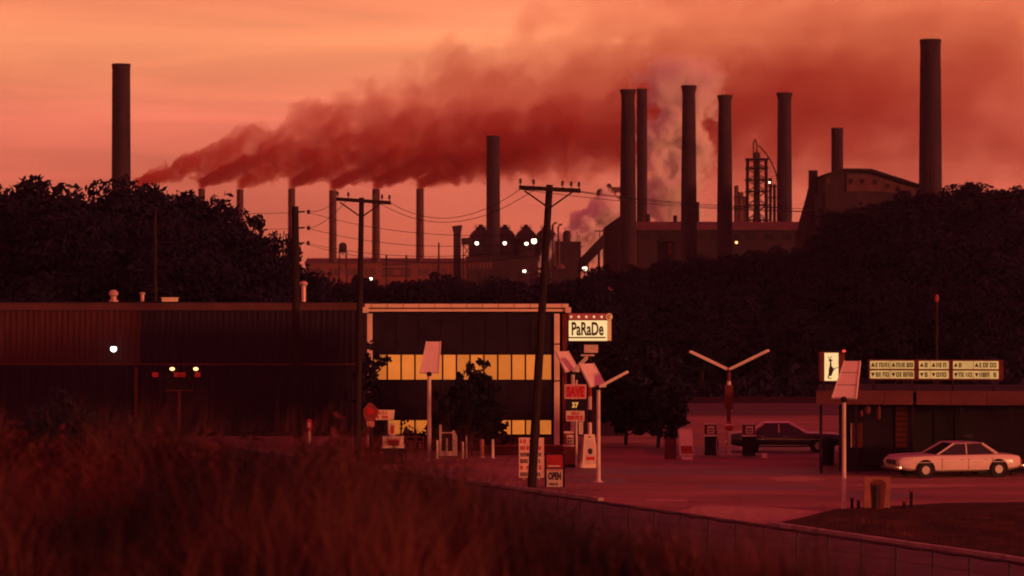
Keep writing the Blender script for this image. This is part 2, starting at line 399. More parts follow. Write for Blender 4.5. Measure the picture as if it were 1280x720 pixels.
# low trees on the middle ground, in front of the mill
gm = 'low trees on the flat between the shops and the mill'
L2 = lambda px, d: near_label('low dark tree before the mill shed' if d > 230 else 'nearer low dark tree behind the shop roof', LM_M, px)
for i, (px, top, d, w) in enumerate([(425, 352, 260, 1.3), (455, 346, 270, 1.2), (490, 354, 255, 1.4), (520, 350, 275, 1.3), (552, 342, 270, 1.2), (588, 348, 262, 1.3), (612, 357, 255, 1.4), (640, 353, 268, 1.4), (668, 356, 260, 1.4), (700, 352, 270, 1.3),
                                 (440, 358, 215, 1.5), (500, 362, 215, 1.5), (560, 360, 215, 1.5), (625, 362, 215, 1.5), (690, 358, 218, 1.5)]):
    tree_px(px, top, d, L2(px, d), gm, i, w)
# hillside on the right
gr_ = 'trees on the dark hillside behind the petrol station'
L3 = lambda px, d: near_label('dark tree in the %s row of the hillside' % ('top' if d > 275 else 'middle' if d > 240 else 'lowest'), LM_R, px)
hs = [(728, 346, 300), (752, 332, 320), (776, 338, 310), (800, 332, 330), (830, 326, 340), (858, 322, 345), (888, 320, 350), (915, 318, 355), (945, 312, 345), (972, 308, 350), (1000, 310, 340), (1022, 316, 335),
      (1048, 292, 330), (1072, 276, 320), (1095, 262, 315), (1118, 250, 310), (1142, 246, 305), (1165, 240, 300), (1192, 236, 300), (1222, 232, 295), (1255, 236, 300), (1290, 230, 295),
      (740, 372, 255), (775, 366, 262), (812, 362, 258), (848, 358, 265), (884, 362, 258), (920, 358, 262), (955, 352, 268), (990, 350, 262), (1025, 345, 268), (1060, 330, 262), (1095, 315, 265), (1130, 300, 258), (1165, 295, 262), (1200, 290, 258), (1240, 285, 262), (1280, 285, 260),
      (735, 412, 222), (770, 408, 226), (806, 404, 222), (842, 410, 228), (878, 406, 222), (914, 408, 226), (950, 404, 224), (986, 400, 226), (1022, 402, 222), (1058, 395, 226), (1094, 385, 224), (1130, 375, 222), (1166, 370, 226), (1205, 365, 222), (1245, 365, 226)]
for i, (px, top, d) in enumerate(hs):
    tree_px(px, top, d, L3(px, d), gr_, i, 1.35 if d < 270 else 1.2)

# ------------------------------------------------------------------ chimneys
def chimney(px, top, base, w0, w1, d, label, flare=True, m=m_brick, zbase=None, group=None, bands=True):
    s = F / d
    pt = W(px, top, d); zb = float(height(pt.x, d)) if zbase is None else zbase
    r1, r0 = w0 / s / 2, w1 / s / 2; hh = pt.z - zb
    o = thing('chimney', label, 'chimney', (pt.x, d, zb), 0, group)
    mb = MB()
    mb.lathe([(r0 * 1.02, -0.5), (r0, 0), (r0 + (r1 - r0) * .5, hh * .5), (r1 * (0.93 if flare else 1), hh * (0.955 if flare else 0.985))], 28)
    mb.build('shaft', m, o, True)
    c = MB()
    if flare:
        z0 = hh * .955
        c.lathe([(r1 * .925, z0 - .02), (r1 * .96, z0 + hh * .015), (r1 * 1.07, z0 + hh * .032), (r1 * 1.13, hh - .25), (r1 * 1.13, hh), (r1 * .8, hh), (r1 * .78, hh - 1.2)], 28, caps=False)
    else:
        z0 = hh * .985
        c.lathe([(r1 * 1.0, z0 - .02), (r1 * 1.045, z0), (r1 * 1.045, hh), (r1 * .8, hh), (r1 * .78, hh - 1.2)], 28, caps=False)
    c.build('rim', m, o, True)
    if bands:
        for k in range(1, 5):
            b = MB(); rr = r0 + (r1 * .95 - r0) * k / 5
            b.lathe([(rr * 1.012, hh * k / 5 - .12), (rr * 1.022, hh * k / 5 - .1), (rr * 1.022, hh * k / 5 + .1), (rr * 1.012, hh * k / 5 + .12)], 24, caps=False)
            b.build('iron_band', m_steel, o, True)
        ld = MB()
        for sx in (-.2, .2): ld.box(sx - .03, sx + .03, -r0 * 1.06 - .12, -r0 * 1.06 - .06, 1, hh - 1)
        ld.build('ladder', m_steel, o)
    return o
chimney(151.5, 80, 258, 22.5, 25, 440, 'tall dark brick chimney alone at far left above the trees', False)
row = [(172, 236, 8.5), (252, 236, 8.5), (300, 237, 8.5), (364.5, 236, 8.7), (416, 238, 9.2), (470, 236, 9.4), (525, 236, 9.4)]
ords = ['first slim smoking chimney of the far row, hidden in the left tree tops', 'second slim smoking chimney of the far row, just poking above the trees', 'third slim smoking chimney of the far row, rising from the tree edge',
        'fourth slim smoking chimney of the far row, beside the bare dark pole', 'fifth slim smoking chimney of the far row, left of the crossarm pole',
        'sixth slim smoking chimney of the far row, right of the crossarm pole', 'seventh and rightmost slim smoking chimney of the far row']
for (px, tp, w), lb in zip(row, ords):
    chimney(px, tp, 325, w, w * 1.12, 800, lb, False, m_brick2, group='slim smoking chimneys in the far row', bands=True)
chimney(616.5, 170, 320, 16.5, 18, 650, 'dark chimney standing among the domed furnaces', False)
CH = [(785, 112, 338, 18, 22, 400, 'leftmost tall flared chimney of the right hand group, nearest and thickest at its foot', True, 10.5),
      (802.5, 111, 285, 13, 13.5, 520, 'narrow straight chimney pressed close behind the thick flared chimney', False, 12),
      (861, 107, 312, 17.5, 21.5, 455, 'tallest flared chimney, in front of the pink steam cloud', True, 12),
      (906, 119, 308, 17, 21, 455, 'flared chimney between the steam cloud and the lattice tower', True, 12),
      (980.5, 116, 285, 18, 20, 520, 'flared chimney just right of the lattice tower', True, 12),
      (1046.5, 160, 250, 14.5, 16, 450, 'short straight chimney rising behind the gabled powerhouse roof', False, 12),
      (1163, 49.5, 300, 25.5, 31, 400, 'huge dark chimney at far right, taller than all others', False, 12)]
for px, tp, bs, w0, w1, d, lb, fl, zb in CH:
    chimney(px, tp, bs, w0, w1, d, lb, fl)
# squat stack with a cone foot
o = chimney(1016.5, 213, 260, 11.5, 13, 440, 'short stubby stack on a cone shaped foot left of the powerhouse', False, zbase=W(0, 262, 440).z)
cb = MB(); s = F / 440
cb.lathe([(20 / s, -6), (19 / s, -2.4), (8.5 / s, 2.2), (7.0 / s, 3.2)], 24); cb.build('cone_foot', m_steel, o, True)
cb = MB(); zc_ = o.location.z - ZB; cb.box(-20 / s, 20 / s, -20 / s, 20 / s, -zc_ - .5, -5.9); cb.build('plinth', m_wall, o)

# ------------------------------------------------------------------ smoke and steam (real volumes)
def vol_mat(name, a, b, r0, k, L, col, absn, dens, decay, amp, freq, sharp, seed, fade=0.55, rate=0.5, aniso=0.1, detail=3.0):
    m = bpy.data.materials.new(name); m.use_nodes = True; t = m.node_tree; t.nodes.clear()
    out = N(t, 'ShaderNodeOutputMaterial'); pv = N(t, 'ShaderNodeVolumePrincipled')
    pv.inputs['Color'].default_value = (*col, 1); pv.inputs['Absorption Color'].default_value = (*absn, 1); pv.inputs['Anisotropy'].default_value = aniso
    co = N(t, 'ShaderNodeTexCoord'); sx = N(t, 'ShaderNodeSeparateXYZ'); t.links.new(co.outputs['Object'], sx.inputs[0])
    x = M2(t, 'MAXIMUM', sx.outputs[0], 0.0); y, z = sx.outputs[1], sx.outputs[2]
    f = M2(t, 'MULTIPLY', M2(t, 'POWER', x, b), a)
    dz = M2(t, 'SUBTRACT', z, f); r = M2(t, 'MULTIPLY_ADD', x, k, r0)
    yn = M2(t, 'DIVIDE', y, r); zn = M2(t, 'DIVIDE', dz, r)
    q = M2(t, 'SQRT', M2(t, 'ADD', M2(t, 'MULTIPLY', yn, yn), M2(t, 'MULTIPLY', zn, zn)))
    u = M2(t, 'DIVIDE', M2(t, 'LOGARITHM', M2(t, 'DIVIDE', r, r0), math.e), k)
    back = M2(t, 'MULTIPLY', M2(t, 'MINIMUM', sx.outputs[0], 0.0), 1.0 / r0)
    u2 = M2(t, 'ADD', u, back)
    cv = N(t, 'ShaderNodeCombineXYZ')
    t.links.new(M2(t, 'ADD', u2, seed * 7.3), cv.inputs[0]); t.links.new(yn, cv.inputs[1]); t.links.new(M2(t, 'ADD', zn, seed * 3.1), cv.inputs[2])
    no = N(t, 'ShaderNodeTexNoise'); no.inputs['Scale'].default_value = freq; no.inputs['Detail'].default_value = detail; no.inputs['Roughness'].default_value = 0.6
    t.links.new(cv.outputs[0], no.inputs['Vector'])
    am = M2(t, 'MINIMUM', M2(t, 'MULTIPLY_ADD', x, 1.0 / 20, 0.25 if r0 < 2.5 else 1.0), 1.0)
    n = M2(t, 'MULTIPLY_ADD', M2(t, 'MULTIPLY', M2(t, 'SUBTRACT', no.outputs[0], 0.5), am), amp, 1.0)
    e = M2(t, 'MULTIPLY', M2(t, 'SUBTRACT', n, q), sharp, clamp=True)
    e = M2(t, 'MULTIPLY', e, e)
    # thins as it spreads and dies away at the far end
    dd = M2(t, 'POWER', M2(t, 'DIVIDE', r0, r), decay)
    tail = M2(t, 'SUBTRACT', 1.0, M2(t, 'DIVIDE', M2(t, 'SUBTRACT', x, L * fade), L * (1 - fade)), clamp=True)
    front = M2(t, 'MULTIPLY_ADD', sx.outputs[0], 1.0 / (0.8 * r0), 1.0, clamp=True)
    D = M2(t, 'MULTIPLY', M2(t, 'MULTIPLY', e, dd), M2(t, 'MULTIPLY', M2(t, 'MULTIPLY', tail, front), dens))
    t.links.new(D, pv.inputs['Density']); t.links.new(pv.outputs[0], out.inputs['Volume'])
    try: m.cycles.volume_step_rate = rate
    except Exception: pass
    try: m.cycles.volume_sampling = 'MULTIPLE_IMPORTANCE'
    except Exception: pass
    return m
def plume(name, origin, rot, a, b, r0, k, L, m, label, cat, group=None, amp=1.0, cut=None, m2=None):
    def shell(x0, x1, nm, parent=None, m=m):
        n = 14; xs_ = [x0 + (x1 - x0) * (i / 18) ** 1.3 for i in range(19)]
        vs = []; fs = []
        for x in xs_:
            f = a * max(x, 0) ** b; r = (r0 + k * max(x, 0)) * (1 + 0.36 * amp)
            for j in range(n):
                an = 2 * math.pi * j / n
                vs.append((x, r * math.cos(an), f + r * math.sin(an)))
        for i in range(len(xs_) - 1):
            for j in range(n):
                fs.append((i * n + j, i * n + (j + 1) % n, (i + 1) * n + (j + 1) % n, (i + 1) * n + j))
        fs += [tuple(range(n - 1, -1, -1)), tuple(range((len(xs_) - 1) * n, len(xs_) * n))]
        return MB().add(vs, fs).build(nm, m, parent)
    o = shell(-r0 * 0.9, cut or L, name)
    if cut: shell(cut, L, 'drifting_tail', o, m2 or m)
    o.location = origin; o.rotation_euler = rot
    return tag(o, label, cat, group)
SMK = dict(col=(0.47, 0.125, 0.11), absn=(0.32, 0.024, 0.02))
BRN = dict(col=(0.55, 0.14, 0.10), absn=(0.42, 0.05, 0.03))
pl = [(row[0], BRN, 0.75, 290, .17, 1.42, 'brownish smoke plume leaving the tree tops at far left'),
      (row[1], SMK, 0.85, 270, .135, 1.95, 'dense dark red smoke plume from the second far chimney'),
      (row[2], BRN, 0.60, 260, .14, 1.8, 'paler brown smoke plume from the third far chimney'),
      (row[3], SMK, 0.80, 245, .135, 1.95, 'dark red smoke plume beginning above the bare pole'),
      (row[4], SMK, 0.92, 235, .135, 1.95, 'dark smoke plume curling from the chimney left of the crossarm pole'),
      (row[5], SMK, 0.92, 225, .135, 1.95, 'dark smoke plume curling from the chimney right of the crossarm pole'),
      (row[6], SMK, 0.90, 215, .135, 1.95, 'dark red smoke plume from the rightmost slim chimney, passing the lone stack')]
for i, ((px, tp, w), mm, dn, L, k, dc, lb) in enumerate(pl):
    a, b, r0 = (0.56, 0.86, 0.62, 0.72, 0.66, 0.72, 0.58)[i], (0.81, .70, .77, .70, .74, .72, .76)[i], 2.1
    vm = vol_mat('smoke_%d' % i, a, b, r0, k, L, mm['col'], mm['absn'], dn * 1.75, dc + .24, 3.6, 1.0, 3.4, i + 1, 0.8, 0.18, detail=3.5)
    vt = vol_mat('smoke_tail_%d' % i, a, b, r0, k, L, mm['col'], mm['absn'], dn * 1.75, dc + .24, 3.6, 1.0, 3.4, i + 1, 0.8, 0.32, detail=2.5)
    plume('smoke_plume', W(px, tp - 1, 800) + Vector((0.5, 0, 1.3)), (0, 0, R(7)), a, b, r0, k, L, vm, lb, 'smoke plume', 'smoke plumes trailing from the row of slim chimneys', 1.0, 42, vt)
# the broad drifting bank the plumes feed, behind the right hand chimneys
vm = vol_mat('smoke_bank', 0.16, 1.0, 11.0, 0.12, 210, (0.55, 0.17, 0.13), (0.42, 0.07, 0.04), 0.008, 0.3, 3.8, 1.3, 2.2, 21, 0.85, 0.2)
plume('smoke_bank', W(640, 215, 900), (0, 0, R(4)), 0.16, 1.0, 11.0, 0.12, 210, vm, 'broad red bank of drifting smoke behind the right hand chimneys', 'smoke', None, 1.7)
vm = vol_mat('smoke_low', 0.02, 1.0, 13.0, 0.05, 130, (0.55, 0.17, 0.13), (0.42, 0.07, 0.04), 0.034, 0.3, 2.2, 1.0, 1.3, 33, 0.9, 0.3)
plume('low_smoke', W(850, 215, 880), (0, 0, R(4)), 0.02, 1.0, 13.0, 0.05, 130, vm, 'thin low red smoke behind the lattice tower and powerhouse', 'smoke', None, 1.3)
STM = dict(col=(1.0, 0.95, 0.94), absn=(0.8, 0.8, 0.8))
def steam(px, py, d, dirx, L, r0, k, dens, label, seed, amp=3.0, freq=1.5, a=0.0, lean=0.0, fade=0.75, sharp=2.2):
    vm = vol_mat('steam_%d' % seed, a, 1.0, r0, k, L, STM['col'], STM['absn'], dens, 0.35, amp, freq, sharp, seed, fade, 0.4, -0.4)
    return plume('steam_cloud', W(px, py, d), (0, R(-dirx), R(lean)), a, 1.0, r0, k, L, vm, label, 'steam cloud', None, 2.9)
steam(840, 292, 560, 87, 36, 5.6, 0.06, 1.8, 'tall pink steam cloud rising behind the tallest flared chimney', 41, 3.2, 1.35, fade=0.5)
steam(720, 312, 640, 38, 15, 5.0, 0.15, 3.0, 'bright pale steam cloud billowing beside the leftmost flared chimney', 47, 2.6, 1.4, fade=0.55, sharp=3.0)
steam(672, 340, 640, 62, 7, 1.1, 0.10, 1.6, 'small wisp of pale steam left of the near crossarm pole', 53, 2.4, 1.2)
# ------------------------------------------------------------------ the mill
def PX(px, d): return (px - 640) / F * d
def PZ(py, d): return H + (HY - py) / F * d
# long mill shed, far
d = 800; x0, x1 = PX(383, d), PX(700, d); zt = PZ(322, d)
o = thing('mill_shed', 'very long low mill shed under the slim smoking chimneys', 'factory', (x0, d, ZB))
zr = zt - ZB; m_shed = mat('faded_red_sheeting', (0.15, 0.048, 0.042), 0.85, 0.3, 0.12, stretch=(1, 1, 0.4))
mb = MB(); mb.box(0, x1 - x0, -3, 22, -1, zr - 1.6); mb.build('wall', m_shed, o)
mb = MB(); mb.prism([(-3.6, zr - 1.6), (9.5, zr), (22.6, zr - 1.6)], -.4, x1 - x0 + .4, axis='x'); mb.build('roof', m_roofrust, o)
w0 = None
for k in range(14):
    if w0 is None:
        mb = MB(); mb.box(0, 3.2, -3.15, -2.95, zr - 5.2, zr - 3.2); w0 = mb.build('window', m_brick2, o); w0.location.x = 1.5
    else: share(w0, 'window', o, (1.5 + k * 5.1, 0, 0))
# gantry and mast on the near side of the shed
d = 700
o = thing('pipe_gantry', 'thin twin post gantry in front of the long mill shed', 'gantry', (PX(495, d), d, ZB))
for px in (483, 508):
    mb = MB(); mb.box(PX(px, d) - PX(495, d) - .22, PX(px, d) - PX(495, d) + .22, -.22, .22, -1, PZ(319, d) - ZB); mb.build('post', m_steel, o)
for py in (331, 336, 345):
    mb = MB(); mb.box(PX(478, d) - PX(495, d), PX(513, d) - PX(495, d), -.15, .15, PZ(py, d) - ZB - .15, PZ(py, d) - ZB + .15); mb.build('crossbeam', m_steel, o)
o = thing('mast', 'single thin mast standing by the rightmost slim chimney', 'mast', (PX(548.5, d), d, ZB))
mb = MB(); mb.tube((0, 0, -1), (0, 0, PZ(303, d) - ZB), .28, .2, 8); mb.build('shaft', m_steel, o)
mb = MB(); mb.box(-.9, .9, -.1, .1, 6.2, 6.4); mb.build('crossarm', m_steel, o)
# small water tank on legs
d = 760; cx = PX(428.5, d); zt = PZ(302, d) - ZB
o = thing('water_tank', 'small tank on a lattice stand left of the crossarm pole', 'water tank', (cx, d, ZB))
mb = MB(); mb.lathe([(.3, zt - .2), (1.0, zt - .7), (1.1, zt - 1.1), (1.1, zt - 2.4), (.5, zt - 2.9)], 16); mb.build('tank', m_steel, o, True)
for sx in (-1, 1):
    for sy in (-1, 1):
        mb = MB(); mb.tube((sx * 1.25, sy * 1.25, -1), (sx * .9, sy * .9, zt - 2.2), .13, n=6); mb.build('leg', m_steel, o)
for k in range(3):
    z = zt - 4.5 - 2.2 * k
    for sx in (-1, 1):
        mb = MB(); mb.tube((-sx * 1.1, -1.1, z), (sx * 1.1, -1.1, z + 2.2), .08, n=5); mb.build('brace', m_steel, o)
mb = MB(); mb.box(-1.4, 1.4, -1.4, 1.4, zt - 2.95, zt - 2.8); mb.build('platform', m_steel, o)

# hopper tower and link bridge beside the furnaces
d = 640
o = thing('hopper_tower', 'narrow tower with a flared top left of the domed furnaces', 'tower', (PX(571, d), d, ZB)); cx = PX(571, d)
def bx(o, name, px0, px1, py0, py1, m, dd=None, y0=-2, y1=2, cx=None, zb=ZB, bev=0.0):
    c = o.location.x; dd = dd or o.location.y
    mb = MB(); mb.box(PX(px0, dd) - c, PX(px1, dd) - c, y0, y1, PZ(py1, dd) - zb, PZ(py0, dd) - zb, bev=bev)
    return mb.build(name, m, o)
bx(o, 'shaft', 567, 576, 292, 376, m_wall)
mb = MB(); s = d / F
mb.prism([(-4 * s, PZ(292, d) - ZB), (5 * s, PZ(292, d) - ZB), (6.6 * s, PZ(281.5, d) - ZB), (-5.8 * s, PZ(283, d) - ZB)], -2.2, 2.2); mb.build('hopper', m_wall, o)
o2 = thing('link_bridge', 'short elevated bridge joining narrow tower and first furnace', 'bridge', (PX(583, d), d, ZB))
bx(o2, 'deck', 577, 590, 297.5, 306, m_wall)
for px in (579, 588): bx(o2, 'post', px - .6, px + .6, 306, 376, m_steel, y0=-.3, y1=.3)
for (pa, pb) in (((579, 306), (588, 321)), ((588, 306), (579, 321))):
    mb = MB(); c = o2.location.x
    mb.tube((PX(pa[0], d) - c, 0, PZ(pa[1], d) - ZB), (PX(pb[0], d) - c, 0, PZ(pb[1], d) - ZB), .1, n=5); mb.build('brace', m_steel, o2)
# domed furnaces
m_stove = mat('furnace_plate', (0.034, 0.014, 0.020), 0.75, 0.3, 0.6)
for i, px in enumerate((601, 631, 657.5, 683)):
    lb = ['first domed furnace from the left, beside the narrow tower', 'second domed furnace, half behind the lone chimney', 'third domed furnace, just right of the lone chimney', 'fourth domed furnace, partly behind the near crossarm pole'][i]
    d = 660; s = d / F; rr = (15 if i == 0 else 13.6) * s
    o = thing('furnace', lb, 'furnace', (PX(px, d), d, ZB), 0, 'row of domed furnaces'); zt = PZ(285.5, d) - ZB
    mb = MB(); mb.lathe([(rr * 1.02, -1), (rr * 1.02, zt - rr)], 28, caps=False); mb.build('shell', m_stove, o, True)
    mb = MB(); mb.lathe([(rr * math.cos(t), zt - rr + rr * math.sin(t)) for t in np.linspace(0, math.pi / 2 - .12, 9)], 28); mb.build('dome', m_stove, o, True)
    mb = MB(); mb.lathe([(rr * .42, zt - .5), (rr * .42, zt + .25), (rr * .2, zt + .45), (rr * .2, zt + .9)], 16); mb.build('vent_cap', m_steel, o, True)
    for k in range(5):
        a = k * math.pi / 4 + math.pi
        if k == 0: rail = MB()
        rail.tube((rr * .5 * math.cos(a), rr * .5 * math.sin(a), zt - .3), (rr * .5 * math.cos(a), rr * .5 * math.sin(a), zt + .8), .07, n=5)
    rail.build('railing', m_steel, o)
    mb = MB(); mb.lathe([(rr * 1.03, zt - rr - .3), (rr * 1.06, zt - rr - .2), (rr * 1.06, zt - rr + .1), (rr * 1.0, zt - rr + .2)], 28, caps=False); mb.build('girth_band', m_steel, o, True)
# furnace house below the domes
d = 635
o = thing('furnace_house', 'low broad furnace house under the four domes with a row of vents', 'factory', (PX(630, d), d, ZB))
bx(o, 'wall', 583, 672, 322, 376, m_wall, y0=-2, y1=6)
bx(o, 'roof', 582, 674, 320.5, 322, m_steel, y0=-2.6, y1=6)
for k in range(7): bx(o, 'window', 586 + k * 4.4, 588.8 + k * 4.4, 328, 336, m_roofrust, y0=-2.12, y1=-1.9)
for k in range(6): bx(o, 'pier', 583 + k * 17, 585 + k * 17, 338, 376, m_steel, y0=-2.3, y1=-1.9)
# lamps on the furnaces
def lamp(px, py, d, rpx, label, m=None, group=None, cat='lamp', drop=None):
    s = d / F; o = thing('flood_lamp', label, cat, W(px, py, d), 0, group)
    mb = MB(); r = rpx * s
    mb.lathe([(r * math.sin(t) + 1e-3, -r * math.cos(t)) for t in np.linspace(0, math.pi, 9)], 14); mb.build('bulb', m or m_bulb, o, True)
    mb = MB(); mb.lathe([(r * .25, r * 1.6), (r * .5, r * 1.1), (r * 1.25, r * .75), (r * 1.2, r * .7)], 14); mb.build('hood', m_steel, o, True)
    mb = MB(); mb.path([(0, 0, r * 1.5), (0, r * .4, r * 2.2), (0, r * 2.2, r * 2.2), (0, r * 2.5, r * 1.2)], r * .16, 5); mb.build('bracket', m_steel, o)
    if drop:
        mb = MB(); mb.tube((0, r * 2.4, r * 2.2), (0, r * 2.4, -drop), r * .22, n=6); mb.build('pole', m_steel, o)
    return o
for px, py, lb in ((596, 304, 'white lamp on the first domed furnace'), (631, 304, 'white lamp beside the lone chimney on the second dome'), (658, 304.3, 'small white lamp on the third domed furnace')):
    lamp(px, py, 654 if px == 596 else 645, 2.3, lb, None, 'white lamps on the furnaces')
lamp(667.5, 301.3, 645, 3.4, 'largest white lamp, between the third and fourth domes', None, 'white lamps on the furnaces', drop=15)
lamp(655.5, 339, 600, 2.0, 'small white lamp low on the furnace pipework', drop=6)
lamp(463.5, 348.5, 400, 1.9, 'small pale lamp among low trees right of the crossarm pole', drop=8)
lamp(731, 336, 330, 3.0, 'bright white lamp at the foot of the sloping conveyor', drop=9)
lamp(763, 360.5, 300, 1.9, 'dim red lamp below the thick flared chimney', m_bulb_r, drop=6)
lamp(962, 228, 520, 1.2, 'tiny white lamp beside the lattice tower', drop=8)
lamp(920.5, 303, 470, 1.7, 'small orange lamp at the foot of a flared chimney', m_bulb_o, drop=4)
# pipework by the lamp
d = 600
o = thing('pipe_rack', 'low tangle of pipes and posts below the fourth furnace', 'pipework', (PX(672, d), d, ZB))
for k, py in enumerate((336, 342, 348)):
    mb = MB(); c = o.location.x
    mb.tube((PX(652, d) - c, k * .6, PZ(py, d) - ZB), (PX(688, d) - c, k * .6, PZ(py, d) - ZB), .28, n=8); mb.build('pipe', m_roofrust, o, True)
for px in (655, 664, 672, 681, 686): bx(o, 'post', px - .7, px + .7, 332, 376, m_steel, y0=-.2, y1=.2)
# process block right of the near pole
d = 600
o = thing('process_plant', 'dark block of vessels and pipes right of the near crossarm pole', 'factory', (PX(710, d), d, ZB)); c = o.location.x; s = d / F
bx(o, 'block', 695, 726, 302, 376, m_wall, y0=-2, y1=5)
bx(o, 'annex', 691, 700, 333, 376, m_wall, y0=-4, y1=-2.02)
mb = MB(); mb.lathe([(5.0 * s, PZ(302, d) - ZB), (5.0 * s, PZ(292, d) - ZB), (3.2 * s, PZ(288.6, d) - ZB), (2.6 * s, PZ(288, d) - ZB)], 18, c=(PX(708.5, d) - c, 0, 0)); mb.build('vessel', m_stove, o, True)
for px, py in ((691, 279), (697.5, 281)):
    mb = MB(); mb.path([(PX(px, d) - c, -2.6, 0), (PX(px, d) - c, -2.6, PZ(py + 3, d) - ZB), (PX(px + 2, d) - c, -2.6, PZ(py, d) - ZB), (PX(px + 5, d) - c, -2.6, PZ(py + .3, d) - ZB)], .22, 6); mb.build('pipe', m_steel, o, True)
for px, py in ((694, 301), (698.5, 299)):
    mb = MB(); mb.tube((PX(px, d) - c, -2.4, PZ(345, d) - ZB), (PX(px, d) - c, -2.4, PZ(py, d) - ZB), .2, n=8); mb.build('standpipe', m_roofrust, o, True)
for px, py in ((706.5, 284), (721.5, 289), (724, 293)):
    mb = MB(); mb.tube((PX(px, d) - c, 0, PZ(303, d) - ZB), (PX(px, d) - c, 0, PZ(py, d) - ZB), .09, n=5); mb.build('vent_pipe', m_steel, o)
bx(o, 'walkway', 719, 729, 308, 309.2, m_steel, y0=-2.8, y1=-2.02)
mb = MB(); mb.lathe([(6 * s * math.cos(t), PZ(336, d) - ZB + 6 * s * math.sin(t)) for t in np.linspace(0, 1.45, 6)], 16, c=(PX(700, d) - c, -5.2, 0)); mb.build('small_dome', m_roofrust, o, True)
# sloping conveyor
d = 520; 
o = thing('conveyor', 'dark sloping conveyor gallery climbing to the mill hall', 'conveyor', (PX(740, d), d, ZB)); c = o.location.x
pa, pb = (PX(722, d) - c, PZ(326, d) - ZB), (PX(770, d) - c, PZ(276, d) - ZB)
mb = MB(); mb.prism([(pa[0], pa[1] - 2.6), (pb[0], pb[1] - 2.6), (pb[0], pb[1]), (pa[0], pa[1])], -1.4, 1.4); mb.build('gallery', m_wall, o)
for px, py in ((735, 318), (748, 304)): bx(o, 'trestle', px - .7, px + .7, py, 376, m_steel, y0=-1.2, y1=1.2)
o = thing('lamp_post', 'thin post with a short arm on the conveyor slope', 'lamp post', (PX(749.5, 515), 515, ZB)); c = o.location.x
bx(o, 'pole', 749, 750.2, 289, 376, m_steel, dd=515, y0=-.08, y1=.08); bx(o, 'arm', 744, 757, 288, 289.4, m_steel, dd=515, y0=-.1, y1=.1)
# mill hall
d = 480; xA, xB = PX(757, d), PX(1042, d); zr = PZ(276, d) - ZB; ze = PZ(288, d) - ZB
o = thing('mill_hall', 'long mill hall with a pale rusty roof and an arched gable window', 'factory', (xA, d, ZB)); L = xB - xA
mb = MB(); mb.box(0, L - 1, -3, 10, -2, ze); mb.build('wall', m_wall, o)
mb = MB(); mb.prism([(-3.8, ze - .05), (-3.8, ze + .12), (5, zr), (14, ze + .12), (14, ze - .05)], PX(775, d) - xA, L - 2.2, axis='x'); mb.build('roof', m_roofrust, o)
mb = MB(); mb.prism([(-.2, -2), (-.2, PZ(284, d) - ZB), (PX(773, d) - xA, PZ(271.5, d) - ZB), (PX(790, d) - xA, PZ(271.5, d) - ZB), (PX(790, d) - xA, -2)], -3.2, 8); mb.build('stair_bay', m_wall, o)
# gable at the right hand end, turned a little to the viewer: round headed with a dark arch
gm_ = MB(); gx = PX(1022, d) - xA
prof = [(PX(1006, d) - xA, PZ(325, d) - ZB)] + [(gx + 2.9 * math.cos(t), PZ(290, d) - ZB + 1.75 * math.sin(t)) for t in np.linspace(math.pi, 0, 11)] + [(PX(1045, d) - xA, PZ(308, d) - ZB), (PX(1056, d) - xA, PZ(327, d) - ZB)]
gm_.prism(prof, -4.1, -3.1); gm_.build('gable', m_roofrust, o)
mb = MB(); ax = PX(1026, d) - xA
mb.prism([(ax - .75, PZ(312, d) - ZB), (ax - .75, PZ(297, d) - ZB)] + [(ax + .75 * math.cos(t), PZ(297, d) - ZB + .75 * math.sin(t)) for t in np.linspace(math.pi, 0, 7)] + [(ax + .75, PZ(312, d) - ZB)], -4.2, -4.08); mb.build('arched_window', m_dark, o)
for k in range(9):
    bx(o, 'window', 800 + k * 22, 812 + k * 22, 293, 300, m_dark, y0=-3.12, y1=-2.9)
for px, py in ((801, 271), (812, 268.5), (846, 270), (874, 259), (874, 253)):
    mb = MB(); mb.tube((PX(px, d) - xA, 5, zr - .5), (PX(px, d) - xA, 5, PZ(py - 2, d) - ZB), .35, n=10); mb.build('roof_vent', m_steel, o, True)
# lit patches at the hall foot: a pale shed door
o = thing('shed', 'small rust coloured shed at the foot of the mill hall', 'shed', (PX(833, 470), 470, ZB)); 
bx(o, 'wall', 822, 843, 303, 374, m_wall, dd=470, y0=-1.5, y1=1.5); bx(o, 'door', 834.5, 839, 304, 318, m_roofrust, dd=470, y0=-1.6, y1=-1.45)
bx(o, 'roof', 820, 845, 301.5, 303, m_steel, dd=470, y0=-2, y1=1.8)
# furnace top platform with the hoist wheels, over the bright steam
d = 690
o = thing('ore_hoist', 'dark hoist platform with wheels above the bright steam', 'hoist', (PX(762, d), d, ZB)); c = o.location.x; s = d / F
bx(o, 'platform', 744, 790, 246, 250, m_steel, y0=-1.5, y1=3); bx(o, 'deck_house', 764, 790, 234, 240, m_roofrust, y0=-1, y1=3)
bx(o, 'housing', 746, 754, 238, 246, m_steel, y0=-1.2, y1=2)
for px, py, r in ((750, 239, 3.0), (761, 233, 3.2)):
    mb = MB(); mb.tube((PX(px, d) - c, -1.6, PZ(py, d) - ZB), (PX(px, d) - c, -1.2, PZ(py, d) - ZB), r * s, n=16); mb.build('wheel', m_steel, o, True)
bx(o, 'mast', 759.5, 762.5, 233, 246, m_steel, y0=-1, y1=.5); bx(o, 'bracket', 753, 770, 239.5, 246, m_roofrust, y0=-.8, y1=1)
bx(o, 'column', 779, 788, 250, 376, m_wall, y0=-1.5, y1=2)
